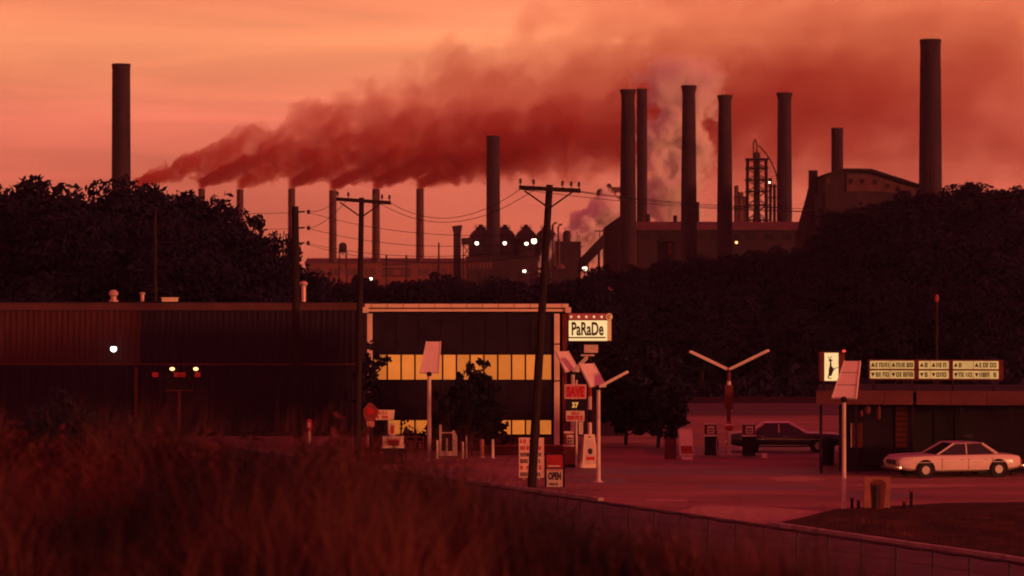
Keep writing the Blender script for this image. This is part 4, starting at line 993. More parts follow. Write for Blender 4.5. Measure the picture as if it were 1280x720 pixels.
# fuel pumps beneath the signs
m_pumpred = mat('pump_red', (.20, .035, .035), .45, .2, 2)
def pump(px, base, wpx, top, label, body, face, head_m, group=None):
    d = GD(base); s = d / F; h = PZ(top, d); w = wpx * s / 2
    o = thing('fuel_pump', label, 'fuel pump', (PX(px, d), d, 0), 0, group)
    mb = MB(); mb.box(-w, w, -.22, .22, .0, .12, bev=.015); mb.build('base', m_dark, o)
    mb = MB(); mb.box(-w * .92, w * .92, -.20, .20, .12, h * .58, bev=.03); mb.build('cabinet', body, o)
    mb = MB(); mb.box(-w * 1.04, w * 1.04, -.24, .24, h * .58 + .003, h * .63, bev=.012); mb.build('shelf', m_white, o)
    mb = MB(); mb.box(-w * .96, w * .96, -.2, .2, h * .63 + .003, h * .94, bev=.03); hd = mb.build('head', head_m, o)
    mb = MB(); mb.box(-w * .55, w * .62, -.225, -.201, h * .67, h * .90, bev=.006); dl = mb.build('dial', face, hd)
    for k in range(2):
        mb = MB(); mb.box(-w * .40, w * .45, -.232, -.226, h * (.79 - k * .08), h * (.83 - k * .08)); mb.build('counter', m_print, dl)
    mb = MB(); mb.box(-w * 1.0, w * 1.0, -.22, .22, h * .94 + .003, h, bev=.02); mb.build('cap', m_white2, o)
    mb = MB(); mb.path([(w * .95, -.1, h * .6), (w * 1.25, -.2, h * .35), (w * 1.3, -.2, h * .14), (w * 1.12, -.15, h * .3), (w * 1.05, -.08, h * .66)], .02, 6); hs_ = mb.build('hose', m_tyre, o, True)
    mb = MB(); mb.path([(w * 1.04, -.08, h * .66), (w * 1.06, -.14, h * .73), (w * .98, -.22, h * .76)], .03, 6); mb.build('nozzle', m_chrome, hs_, True)
    return o
pump(712.5, 584, 16, 539, 'dark red fuel pump below the stacked price signs', m_pumpred, m_white2, m_pumpred)
pump(888, 572, 15, 532, 'petrol pump on the island, left one beside the leaning white sign', m_dark, m_cream, m_darkred, 'petrol pumps on the far island')
pump(936, 572.5, 16, 532, 'petrol pump on the island, right one just in front of the sedan', m_dark, m_cream, m_darkred, 'petrol pumps on the far island')
pump(491.5, 580.5, 27, 545, 'pale pump cabinet with a red label under the left small sign', m_dark, m_red, m_white2)
# A frame boards
def a_board(px, base, wb, wt, top, label, face_m):
    d = GD(base); s = d / F; h = PZ(top, d); a, b = wb * s / 2, wt * s / 2
    o = thing('a_frame_sign', label, 'A-frame sign', (PX(px, d), d, 0), R(8)); hs = []
    for sg in (-1, 1):
        M = Matrix.Translation((0, sg * .05, h)) @ Matrix.Rotation(sg * R(13), 4, 'X') @ Matrix.Translation((0, 0, -h))
        mb = MB(); mb.prism([(-a, .02), (a, .02), (b, h), (-b, h)], -.02, .02, M=M); p_ = mb.build('board', face_m, o); hs.append((p_, M))
    p_, M = hs[0]
    mb = MB(); mb.prism([(-a * .72, h * .12), (a * .72, h * .12), (b * .8, h * .86), (-b * .8, h * .86)], -.03, -.021, M=M); mb.build('panel', m_white2, p_)
    mb = MB(); mb.prism([(.11 * math.cos(t) , h * .5 + .14 * math.sin(t)) for t in np.linspace(0, 6.0, 10)], -.04, -.031, M=M); mb.build('emblem', m_print, p_)
    mb = MB(); mb.prism([(-a * .5, h * .24), (a * .5, h * .24), (a * .5, h * .34), (-a * .5, h * .34)], -.04, -.031, M=M); mb.build('band', m_redprint, p_)
    mb = MB(); mb.prism([(-.05, h * .9), (.05, h * .9), (.05, h * .94), (-.05, h * .94)], -.04, -.021, M=M); mb.build('clip', m_print, p_)
    return o
a_board(736.5, 586, 21, 13, 543, 'pale tapered A-frame sign with a dark emblem near the striped pole', m_cream)
# tall board with six rows of print
d = 113; cx = PX(664, d)
o = thing('price_board', 'tall white board with six rows of print behind the near pole', 'sign', (cx, d, 0)); P = lambda px: PX(px, d) - cx; Z = lambda py: PZ(py, d)
mb = MB(); mb.box(P(648.5), P(680), -.03, .03, Z(597), Z(547), bev=.01); b_ = mb.build('board', mat('orange_white_board', (.70, .50, .42), .6, .12), o)
for sx in (655, 674):
    mb = MB(); mb.box(P(sx) - .03, P(sx) + .03, -.025, .025, -.02, Z(597.5)); mb.build('leg', m_white2, o)
for k in range(6):
    glyphs(m_redprint if k in (0, 1, 4) else m_print, b_, P(650.5), P(678.5), -.031, Z(551.8 + k * 8.2), .155, 40 + k, heavy=.24)
# red and OPEN board
d = 108.5; cx = PX(693.5, d)
o = thing('open_sign', 'black framed stand with red panel above and OPEN board below', 'sign', (cx, d, 0), R(-4)); P = lambda px: PX(px, d) - cx; Z = lambda py: PZ(py, d)
for px in (682, 705):
    mb = MB(); mb.box(P(px) - .03, P(px) + .03, -.04, .04, -.01, Z(567)); mb.build('upright', m_dark, o)
for py in (567, 585, 609.5):
    mb = MB(); mb.box(P(682.9), P(704.1), -.03, .03, Z(py + 1), Z(py)); mb.build('rail', m_dark, o)
mb = MB(); mb.box(P(683.2), P(703.8), -.02, .02, Z(584.6), Z(568.6)); mb.build('red_panel', m_red, o)
mb = MB(); mb.box(P(683.4), P(703.6), -.02, .02, Z(609), Z(586.6)); b_ = mb.build('white_panel', m_white2, o)
lettering('OPEN', .3, m_print, b_, 0, -.027, Z(595), P(701.5) - P(685.5), .014, high=Z(590) - Z(600))
glyphs(m_print, b_, P(687), P(701), -.021, Z(605), .1, 66)
mb = MB(); mb.box(P(684.2), P(702.8), -.026, -.021, Z(588.4), Z(587.4)); mb.build('border', m_redprint, b_)
mb = MB(); mb.box(P(685), P(700), -.026, -.021, Z(583.4), Z(581.6)); mb.build('print_line', m_white2, o)
# ------------------------------------------------------------------ left cluster
d = GD(579); cx = PX(463, d)
o = thing('emblem_sign', 'dull red shield shaped sign on a dark post near crossarm pole', 'sign', (cx, d, 0)); P = lambda px: PX(px, d) - cx; Z = lambda py: PZ(py, d)
mb = MB(); mb.tube((0, .08, 0), (0, .08, Z(530)), .06, n=10); mb.build('post', m_dark, o, True)
mb = MB(); mb.prism([(P(458), Z(526)), (P(468), Z(526)), (P(472), Z(520)), (P(473), Z(512)), (P(468), Z(507)), (P(464.5), Z(503.5)), (P(461.5), Z(503.5)), (P(458), Z(507)), (P(454), Z(512)), (P(454.5), Z(520))], -.05, .02); b_ = mb.build('shield', mat('dull_red_enamel', (.22, .03, .03), .7, .3, 3), o)
mb = MB(); mb.box(P(458.5), P(468), -.04, .02, Z(533.5), Z(526.4)); mb.build('lower_plate', mat('faded_pink', (.5, .2, .17), .6, .2), o)
mb = MB(); mb.tube((P(463), -.07, Z(514)), (P(463), -.05, Z(514)), .16, n=16); mb.build('disc', m_redprint, b_)
d = GD(577); cx = PX(482, d)
o = thing('small_sign', 'slanted small white sign with red print beside the red shield', 'sign', (cx, d, 0)); P = lambda px: PX(px, d) - cx; Z = lambda py: PZ(py, d)
mb = MB(); mb.prism([(P(469.5), Z(525)), (P(492), Z(524.6)), (P(493.5), Z(512.4)), (P(469.5), Z(512.4))], -.03, .03); b_ = mb.build('board', m_cream, o)
glyphs(m_redprint, b_, P(471), P(485), -.031, Z(516), .16, 71); glyphs(m_redprint, b_, P(471.5), P(490.5), -.031, Z(521.5), .13, 72)
mb = MB(); mb.tube((0, .05, 0), (0, .05, Z(525)), .045, n=8); mb.build('post', m_dark, o, True)
o = thing('notice_tag', 'small red and white tag sign standing atop the pale pump cabinet', 'sign', (PX(490.5, GD(580.5)), GD(580.5), PZ(545, GD(580.5))))
mb = MB(); mb.box(-.13, .13, -.02, .02, .02, .56, bev=.01); b_ = mb.build('board', m_white2, o); mb = MB(); mb.box(-.07, .07, -.03, -.021, .1, .46); mb.build('numeral', m_redprint, b_)
mb = MB(); mb.box(-.02, .02, -.015, .015, 0, .02); mb.build('foot', m_dark, o)
o = thing('poster_board', 'low reddish poster board at the foot of the crossarm pole', 'sign', (PX(456, GD(578)), GD(578), 0), R(6))
mb = MB(); mb.box(-.2, .2, -.02, .02, .05, 1.0, bev=.008); b_ = mb.build('board', mat('faded_red_poster', (.33, .08, .075), .7, .3, 6), o); glyphs(m_redprint, b_, -.16, .17, -.021, .75, .13, 80); glyphs(m_redprint, b_, -.16, .17, -.021, .4, .13, 81)
mb = MB(); mb.box(-.16, .16, -.1, .1, 0, .05); mb.build('foot', m_dark, o)
# display rack
d = GD(574); cx = PX(518, d)
o = thing('tyre_rack', 'dim red wire display rack right of the pale pump cabinet', 'rack', (cx, d, 0)); P = lambda px: PX(px, d) - cx; Z = lambda py: PZ(py, d)
for px in (508, 520, 529):
    mb = MB(); mb.box(P(px) - .025, P(px) + .025, -.025, .025, 0, Z(545)); mb.build('upright', m_darkred, o)
for py in (545.5, 551, 560, 571):
    mb = MB(); mb.box(P(508) + .026, P(529) - .026, -.02, .02, Z(py + 1), Z(py)); mb.build('rail', m_darkred, o)
for px, py in ((511, 552.2), (516, 552.2), (523, 552.2), (512, 561.3), (523.5, 561.3)):
    mb = MB(); mb.box(P(px), P(px + 4), -.12, .12, Z(py + 7.5), Z(py + 1), bev=.01); mb.build('tray', m_darkred, o)
# white framed cabinet
d = GD(571.5); cx = PX(560, d)
o = thing('display_cabinet', 'white framed upright cabinet with dark panels below the small tree', 'cabinet', (cx, d, 0)); P = lambda px: PX(px, d) - cx; Z = lambda py: PZ(py, d)
mb = MB(); mb.box(P(549.2), P(552), -.2, .2, 0.05, Z(531), bev=.012); mb.build('stile', m_white2, o)
mb = MB(); mb.prism([(P(566), .05), (P(571.5), .05), (P(571.5), Z(546)), (P(568), Z(538)), (P(565.5), Z(538))], -.2, .2); mb.build('stile', m_white2, o)
mb = MB(); mb.box(P(552) + .003, P(566) - .003, -.19, .19, .06, Z(563.5), bev=.01); mb.build('bottom_rail', m_white2, o)
mb = MB(); mb.box(P(557.5), P(559.6), -.18, .18, Z(563.5) + .003, Z(547.5), bev=.01); mb.build('mullion', m_white2, o)
mb = MB(); mb.box(P(552) + .003, P(566) - .003, -.18, .18, Z(541.6), Z(540.2)); mb.build('top_rail', m_white2, o)
for a, b in ((552.2, 557.3), (559.8, 565.6)):
    mb = MB(); mb.box(P(a), P(b), -.1, -.08, Z(563), Z(541.8)); mb.build('panel', m_glass, o)
mb = MB(); mb.box(P(552) + .01, P(566) - .01, .1, .17, .08, Z(541)); mb.build('back', m_dark, o)
# bollards
gb = 'short pale posts in front of the lit building'
for px, tp, bs, w, lb, mm in ((546.5, 550, 573.5, 2.8, 'short pale post just left of the white framed cabinet', m_white2), (578.5, 552, 573.5, 2.8, 'leftmost of two close pale posts right of the cabinet', m_white2), (583, 545, 573, 2.0, 'thinner taller post right beside a short pale post', m_white2),
                          (602.5, 548.5, 572, 5.2, 'thick dull reddish post between two pale posts', mat('dull_pink_paint', (.34, .14, .125), .7, .2)), (616, 549, 573, 3.4, 'rightmost bright pale post, apart from the others', m_white)):
    d = GD(bs); o = thing('bollard', lb, 'bollard', (PX(px, d), d, 0), 0, gb); r = w * d / F / 2; h = PZ(tp, d)
    mb = MB(); mb.lathe([(r, 0), (r, h - r * .6), (r * .8, h - r * .2), (r * .2, h)], 14); mb.build('post', mm, o, True)
    mb = MB(); mb.lathe([(r * 1.7, 0), (r * 1.7, .03), (r * 1.05, .05)], 14); mb.build('base_plate', m_white2, o, True)
# white marker post far left
d = GD(570.5)
o = thing('marker_post', 'lone white post with a round red head at left', 'post', (PX(386.5, d), d, 0)); h = PZ(539, d)
mb = MB(); mb.lathe([(.07, 0), (.07, h)], 12); mb.build('post', m_white2, o, True)
mb = MB(); mb.lathe([(.05, h - .02), (.13, h + .1), (.14, h + .35), (.1, h + .52), (.02, h + .58)], 14); mb.build('head', m_red, o, True)
mb = MB(); mb.box(-.05, .05, -.16, -.12, h + .18, h + .4); mb.build('face', m_white2, o)
# ------------------------------------------------------------------ pump island
d = GD(571.5); xa, xb = PX(868, d), PX(958, d)
o = thing('pump_island', 'low kerbed concrete island under the two petrol pumps', 'island', ((xa + xb) / 2, d, 0)); hl = (xb - xa) / 2
mb = MB(); mb.box(-hl + .3, hl - .3, -.45, .7, 0, .13, bev=.03); mb.build('slab', m_kerb, o)
for sx in (-1, 1):
    mb = MB(); mb.lathe([(.42, 0), (.42, .12), (.38, .14)], 18, c=(sx * (hl - .3), .1, 0)); mb.build('rounded_end', m_kerb, o, True)
for t in [x for x in bpy.data.objects if x.name.startswith('fuel_pump') and x.location.x > 5]: t.location.z = .13
for t in [x for x in bpy.data.objects if x.name.startswith('station_lamp') and 9 < x.location.x < 12 and x.location.y > 120]: t.location.z = .10
o = thing('marker_block', 'small bright block at the right end of the pump island', 'marker', (PX(955.5, d - .9), d - .9, 0))
mb = MB(); mb.box(-.11, .11, -.1, .1, 0, .24, bev=.03); mb.build('block', m_white, o); mb = MB(); mb.box(-.15, .15, -.14, .14, 0, .035); mb.build('foot', m_white2, o)
# fittings on the island lamp post
P = lambda px: PX(px, d); 
o = thing('hose_stand', 'pale service stand with a bent arm between the petrol pumps', 'stand', (PX(911.5, d - .25), d - .25, .13)); c = o.location.x
mb = MB(); mb.box(-.09, .09, -.06, .06, 0, PZ(541, d) - .13, bev=.015); mb.build('post', m_white2, o)
mb = MB(); mb.box(-.09, .44, -.07, .07, PZ(541, d) - .128, PZ(538.4, d) - .13, bev=.015); mb.build('arm', m_white, o)
mb = MB(); mb.lathe([(.06, PZ(538.4, d) - .13), (.2, PZ(536, d) - .13), (.2, PZ(530, d) - .13), (.12, PZ(527, d) - .13)], 14); mb.build('reel', m_red, o, True)
mb = MB(); mb.lathe([(.21, PZ(531.4, d) - .13), (.21, PZ(529.6, d) - .13)], 14); mb.build('reel_band', m_white, o, True)
# leaning white sign
d = GD(575); cx = PX(858, d)
o = thing('leaning_sign', 'tilted white board with a red band at left of the pumps', 'sign', (cx, d, 0), R(4)); P = lambda px: PX(px, d) - cx; Z = lambda py: PZ(py, d)
M = Matrix.Rotation(R(-8), 4, 'X')
mb = MB(); mb.prism([(P(849.5), Z(570)), (P(867.5), Z(569.5)), (P(866), Z(536)), (P(848), Z(536))], -.05, .05, M=M); b_ = mb.build('frame', m_white2, o)
mb = MB(); mb.prism([(P(850.2), Z(557)), (P(865.8), Z(557)), (P(865), Z(537.5)), (P(849.6), Z(537.5))], -.06, -.051, M=M); mb.build('panel', mat('bright_panel', (.85, .62, .55), .5, .06), b_)
mb = MB(); mb.prism([(P(851.5), Z(567)), (P(866), Z(567)), (P(865.6), Z(557.8)), (P(851.2), Z(557.8))], -.06, -.051, M=M); mb.build('red_band', m_red, b_)
mb = MB(); mb.prism([(P(852), .0), (P(865.5), .0), (P(865.5), Z(571)), (P(852), Z(571))], -.16, .12); mb.build('base', m_cream, o)
o = thing('oil_drum', 'dark drum standing left of the leaning white sign', 'drum', (PX(838, GD(574)), GD(574), 0))
mb = MB(); mb.lathe([(.27, 0), (.27, .3), (.285, .31), (.27, .33), (.27, .62), (.285, .63), (.27, .65), (.27, .92), (.24, .92)], 20); mb.build('body', m_darkred, o, True); mb = MB(); mb.lathe([(.25, .9), (.25, .94), (.08, .95)], 20); mb.build('lid', m_dark, o, True)
o = thing('litter_bin', 'dark upright bin at the nose of the dark sedan', 'bin', (PX(1034.5, GD(582)), GD(582), 0))
mb = MB(); mb.lathe([(.27, 0), (.31, .85), (.33, .86), (.33, .92)], 20); mb.build('body', m_dark, o, True); mb = MB(); mb.lathe([(.33, .92), (.30, 1.05), (.15, 1.18), (.02, 1.2)], 20); mb.build('lid', m_dark, o, True)
# ------------------------------------------------------------------ cars
def car(label, x, y, rz, paint, roofpaint=None, group=None):
    o = thing('parked_car', label, 'car', (x, y, 0), rz, group)
    roofpaint = roofpaint or paint
    # length along +x = nose. side sections: (x, half width, z bottom, z shoulder, z top)
    st = [(-2.68, .80, .46, .70, .78), (-2.60, .88, .36, .74, .88), (-2.2, .95, .30, .80, .945), (-1.6, .975, .27, .80, .965), (-.9, .985, .26, .80, .955), (0, .985, .26, .80, .95), (.75, .985, .26, .79, .95),
          (1.5, .97, .27, .77, .93), (2.2, .95, .30, .75, .90), (2.55, .90, .36, .72, .865), (2.66, .84, .44, .68, .80)]
    vs = []; n = 0
    for x_, w, zb, zs, zt_ in st:
        ring = [(-w * .82, zb), (-w * .98, zb + .10), (-w, (zb + zs) / 2), (-w * .99, zs), (-w * .93, zt_ - .03), (-w * .80, zt_), (0, zt_ + .025), (w * .80, zt_), (w * .93, zt_ - .03), (w * .99, zs), (w, (zb + zs) / 2), (w * .98, zb + .10), (w * .82, zb)]
        vs += [(x_, yy, zz) for yy, zz in ring]; n = len(ring)
    fs = []
    for i in range(len(st) - 1):
        for k in range(n): fs.append((i * n + k, i * n + (k + 1) % n, (i + 1) * n + (k + 1) % n, (i + 1) * n + k))
    fs += [tuple(range(n)), tuple(range((len(st) - 1) * n, len(st) * n))]
    mb = MB(); mb.add(vs, fs); body = mb.build('body', paint, o, True)
    # greenhouse
    g0 = [(-1.62, .80, .955), (-1.0, .66, 1.385), (.22, .66, 1.40), (1.02, .80, .945)]
    def pt(i, sx, f=1.0, dz=0): return (g0[i][0], sx * g0[i][1] * f, g0[i][2] + dz)
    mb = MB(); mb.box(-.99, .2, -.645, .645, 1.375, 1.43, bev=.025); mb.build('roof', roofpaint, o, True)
    for sx in (-1, 1):
        for i, j, r in ((0, 1, .055), (2, 3, .035)):
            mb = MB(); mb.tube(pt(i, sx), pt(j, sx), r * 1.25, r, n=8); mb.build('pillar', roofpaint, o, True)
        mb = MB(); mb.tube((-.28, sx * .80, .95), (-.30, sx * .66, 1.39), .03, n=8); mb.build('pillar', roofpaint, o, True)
        for xa_, xb_, ta, tb_ in ((-1.5, -.32, -1.0, -.33), (-.25, .92, -.27, .18)):
            mb = MB(); mb.add([(xa_, sx * .80, .955), (xb_, sx * .80, .95), (tb_, sx * .662, 1.37), (ta, sx * .662, 1.37), (xa_, sx * .785, .955), (xb_, sx * .785, .95), (tb_, sx * .648, 1.37), (ta, sx * .648, 1.37)],
                              [(0, 1, 2, 3), (7, 6, 5, 4), (0, 4, 5, 1), (1, 5, 6, 2), (2, 6, 7, 3), (3, 7, 4, 0)]); mb.build('side_window', m_glass, o)
        mb = MB(); mb.box(-1.18, 1.14, sx * .992 - .012, sx * .992 + .012, .335, .365); mb.build('sill_trim', m_chrome, o)
        mb = MB(); mb.box(-2.2, 2.1, sx * .995 - .01, sx * .995 + .01, .64, .665); mb.build('side_trim', m_chrome, o)
        mb = MB(); mb.path([pt(0, sx, 1.01), pt(1, sx, 1.02, .02), (-.4, sx * .675, 1.425), pt(2, sx, 1.02, .02), pt(3, sx, 1.01)], .022, 6); mb.build('roof_glint_trim', m_chrome, o, True)  # strip added to draw a highlight along roof edge and pillars
        mb = MB(); mb.path([(1.0, sx * .86, .955), (1.8, sx * .84, .93), (2.5, sx * .79, .885)], .018, 6); mb.build('fender_glint_trim', m_chrome, o, True)  # strip added to draw a highlight along the fender top
        for xd in (-.30, -1.35, .86):
            mb = MB(); mb.box(xd - .006, xd + .006, sx * .988 - .006, sx * .988 + .006, .37, .80); mb.build('door_seam', m_dark, o)
        for xd in (-1.15, -.12):
            mb = MB(); mb.box(xd, xd + .16, sx * 1.0 - .015, sx * 1.0 + .015, .735, .765, bev=.006); mb.build('door_handle', m_chrome, o)
    for (i, j, f, nm) in ((0, 1, 1, 'rear_window'), (3, 2, 1, 'windshield')):
        a_, b_ = g0[i], g0[j]; k = .97
        mb = MB(); mb.add([(a_[0], -a_[1] * k, a_[2]), (a_[0], a_[1] * k, a_[2]), (b_[0], b_[1] * k, b_[2] - .01), (b_[0], -b_[1] * k, b_[2] - .01),
                           (a_[0], -a_[1] * k, a_[2] - .03), (a_[0], a_[1] * k, a_[2] - .03), (b_[0], b_[1] * k, b_[2] - .04), (b_[0], -b_[1] * k, b_[2] - .04)],
                          [(0, 1, 2, 3), (7, 6, 5, 4), (0, 4, 5, 1), (1, 5, 6, 2), (2, 6, 7, 3), (3, 7, 4, 0)]); mb.build(nm, m_glass, o)
    mb = MB(); mb.box(2.60, 2.80, -.93, .93, .36, .52, bev=.05); mb.build('bumper', m_chrome, o, True)
    mb = MB(); mb.box(-2.82, -2.62, -.93, .93, .38, .54, bev=.05); mb.build('bumper', m_chrome, o, True)
    mb = MB(); mb.box(2.60, 2.70, -.52, .52, .55, .74, bev=.015); gr = mb.build('grille', m_dark, o)
    for z in (.585, .63, .675, .715):
        mb = MB(); mb.box(2.70, 2.71, -.5, .5, z - .006, z + .006); mb.build('grille_bar', m_chrome, gr)
    for sy in (-.74, -.60, .60, .74):
        mb = MB(); mb.tube((2.6, sy, .645), (2.70, sy, .645), .072, n=14); hl_ = mb.build('headlight', m_chrome, o)
        mb = MB(); mb.tube((2.70, sy, .645), (2.712, sy, .645), .06, n=14); mb.build('lens', m_white2, hl_)
    for sy in (-.72, .72):
        mb = MB(); mb.box(-2.70, -2.64, sy - .16, sy + .16, .60, .74, bev=.015); mb.build('tail_light', m_red, o)
    for wx in (-1.62, 1.58):
        for sy in (-1, 1):
            mb = MB(); mb.lathe([(.20, -.11), (.31, -.11), (.34, -.07), (.345, 0), (.34, .07), (.31, .11), (.20, .11)], 24)
            mb.v = [(v[0], v[2], v[1]) for v in mb.v]; w_ = MB(); w_.v = [(v[0] + wx, v[1] + sy * .885, v[2] + .345) for v in mb.v]; w_.f = mb.f
            tw = w_.build('wheel', m_tyre, o, True)
            mb = MB(); mb.tube((wx, sy * .95, .345), (wx, sy * 1.012, .345), .2, .17, n=20); mb.build('hub_cap', m_chrome, tw, True)
            ar = MB(); ar.tube((wx, sy * .9, .36), (wx, sy * .987, .36), .41, n=22); ar.build('wheel_arch', m_dark, o)
    return o
m_carA = mat('dark_car_paint', (0.018, 0.014, 0.024), 0.32, 0.1, 2, coat=.4)
m_carB = mat('cream_car_paint', (0.66, 0.52, 0.47), 0.32, 0.06, 2, coat=.5)
m_carR = mat('roof_highlight_paint', (0.72, 0.52, 0.46), 0.3, 0.1, 2, coat=.5)  # pale colour paints highlights onto the dark car's roof and pillars
yA = GD(566) + .95
car('dark sedan with a highlight-coloured roof parked behind the petrol pumps', PX(981, yA), yA, R(-5), m_carA, m_carR)
yB = GD(599) + 1.0
car('cream sedan cut by the right edge, nose toward the left', PX(1116, yB) + 2.55, yB + .7, R(180 + 14), m_carB)
# ------------------------------------------------------------------ shop on the right
d = 117; xA = PX(1020, d); xE = PX(1330, d)
o = thing('roadside_shop', 'low dark shop on the right with a red canopy and roof signs', 'shop', (xA, d, 0), R(-7)); P = lambda px: PX(px, d) - xA; Z = lambda py: PZ(py, d); Lw = P(1330)
mb = MB(); mb.box(P(1048), Lw, 1.8, 12, -.1, Z(490)); mb.build('shell', m_dark, o)
x_ = 0; k = 0
m_canopy = mat('dull_red_canopy', (.105, .028, .034), .75, .25, 1.2)
for (a, b) in ((1020, 1062), (1062.4, 1104), (1104.4, 1140), (1144, 1186), (1186.4, 1230), (1230.4, 1280), (1280.4, 1328)):
    mb = MB(); mb.box(P(a), P(b), -.1, .12, Z(505.5), Z(488), bev=.02); mb.build('canopy_panel', m_canopy, o)
mb = MB(); mb.box(0, Lw, .13, 12.2, Z(493), Z(490.6)); mb.build('canopy_roof', m_dark, o)
mb = MB(); mb.box(.2, Lw, .13, 1.7, Z(505), Z(503)); mb.build('soffit', m_darkred, o)
for px in (1026, 1070, 1140, 1200, 1260):
    mb = MB(); mb.box(P(px) - .06, P(px) + .06, .2, .32, 0, Z(505)); mb.build('canopy_post', m_dark, o)
for k in range(8):
    mb = MB(); z = Z(509.5 + k * 6.6); mb.box(P(1119.5), P(1133.5), 1.70, 1.79, z - .17, z); mb.build('shutter_slat', m_darkred, o)
for a, b in ((1142, 1165), (1168, 1191), (1194, 1217)):
    mb = MB(); mb.box(P(a), P(b), 1.72, 1.79, .7, 2.5); w_ = mb.build('window', m_glass, o)
    mb = MB(); mb.box(P(a) - .04, P(b) + .04, 1.66, 1.78, .62, .69); mb.build('sill', m_darkred, w_)
mb = MB(); mb.box(P(1064), P(1078), 1.70, 1.79, Z(562), Z(531)); dr = mb.build('door', m_darkred, o); mb = MB(); mb.box(P(1063), P(1064.2), 1.66, 1.79, Z(562), Z(531)); mb.build('door_jamb', m_white2, dr)
# hanging red baskets under the canopy
for px, py, w, h, lb in ((1084, 505.5, 9, 13, 'larger red cloth bundle hanging under the shop canopy'), (1098, 506, 7, 19, 'longer red cloth bundle hanging rightmost under the shop canopy'), (1076.5, 512, 5, 9, 'smallest red bundle hanging leftmost under the shop canopy')):
    dd = 117.4; q = thing('hanging_bundle', lb, 'bundle', W(px, py, dd), 0, 'red bundles hanging under the canopy'); s = dd / F
    mb = MB(); mb.lathe([(.03, -.02), (w * s * .35, -h * s * .15), (w * s * .5, -h * s * .5), (w * s * .42, -h * s * .85), (w * s * .15, -h * s)], 12); mb.build('cloth', m_darkred, q, True)
    mb = MB(); mb.tube((0, 0, -.03), (0, 0, .12), .012, n=5); mb.build('cord', m_dark, q)
# lit box sign with an animal figure
d = 116.6; cx = PX(1039.5, d)
o = thing('lit_box_sign', 'bright square sign with a dark standing animal on the shop roof', 'sign', (cx, d, Z(489))); zb = Z(489); P = lambda px: PX(px, d) - cx; Zz = lambda py: PZ(py, d) - zb
mb = MB(); mb.box(P(1024.5), P(1056), .0, .3, Zz(477), Zz(440), bev=.015); mb.build('sign_box', m_darkred, o)
mb = MB(); mb.box(P(1030.5), P(1048), -.015, -.001, Zz(476), Zz(441)); f_ = mb.build('face_panel', m_sign, o)
for a, b in ((1024.8, 1029.8), (1048.7, 1055.6)):
    for k in range(5):
        mb = MB(); mb.box(P(a), P(b), -.02, -.001, Zz(475.6 - k * 7), Zz(470.2 - k * 7)); mb.build('side_slat', m_darkred, o)
for px in (1030, 1050):
    mb = MB(); mb.box(P(px) - .05, P(px) + .05, .1, .2, -.02, Zz(477)); mb.build('leg', m_steel, o)
fig = MB(); q = lambda pts: fig.prism([(P(1015 + a / 12.0), Zz(430 + b / 12.0)) for a, b in pts], -.028, -.017)
q([(238, 190), (246, 186), (262, 222), (252, 226)]); q([(286, 182), (294, 186), (276, 226), (266, 224)])
q([(250, 236), (264, 224), (284, 226), (306, 246), (300, 258), (276, 262), (256, 262)])
q([(268, 264), (290, 264), (292, 330), (310, 350), (330, 380), (300, 450), (290, 480), (262, 480), (248, 440), (250, 380), (264, 335)])
q([(318, 372), (350, 356), (400, 350), (400, 356), (352, 366), (322, 390)]); q([(250, 450), (262, 470), (250, 500), (270, 512), (300, 512), (300, 520), (256, 522), (232, 504)])
fig.build('animal_figure', m_print, f_)
o = thing('red_beacon', 'tiny red light at the top corner of the animal sign', 'lamp', W(1055, 440.4, d - .05))
mb = MB(); mb.lathe([(.08 * math.sin(t) + 1e-3, -.06 * math.cos(t) + .05) for t in np.linspace(0, math.pi, 8)], 12); mb.build('bulb', m_bulb_r, o, True); mb = MB(); mb.lathe([(.09, -.03), (.09, 0)], 12); mb.build('base', m_steel, o)
# marquee of letter panels
d = 117; cx = PX(1087, d); L_ = PX(1250, d) - cx
o = thing('marquee_sign', 'long backlit two row letter sign on the right shop roof', 'sign', (cx, d, zb), R(-7)); P = lambda px: PX(px, d) - cx; 
mb = MB(); mb.box(-.06, L_ + .06, .0, .25, Zz(475), Zz(449.5), bev=.015); mb.build('sign_box', m_darkred, o)
for a, b in ((1087.5, 1112.5), (1113, 1142), (1148, 1162), (1162.4, 1185), (1190, 1215), (1215.5, 1246)):
    for r_, (ya, yb) in enumerate(((451, 461), (463, 473))):
        mb = MB(); mb.box(P(a), P(b), -.015, -.001, Zz(yb), Zz(ya)); f_ = mb.build('letter_panel', m_sign2, o)
        zc_ = Zz((ya + yb) / 2)
        glyphs(m_print, f_, P(a + 7), P(b - 1), -.016, zc_, .19, int(a) + r_, heavy=.2, gap=.22)
        t = P(a + 3.6); sg = 1 if r_ == 0 else -1
        mb = MB(); mb.prism([(t - .08, zc_ - sg * .07), (t + .08, zc_ - sg * .07), (t, zc_ + sg * .10)], -.024, -.016); mb.build('triangle', m_print, f_)
for px in (1092, 1140, 1190, 1240):
    mb = MB(); mb.box(P(px) - .05, P(px) + .05, .08, .18, -.02, Zz(475)); mb.build('leg', m_steel, o)
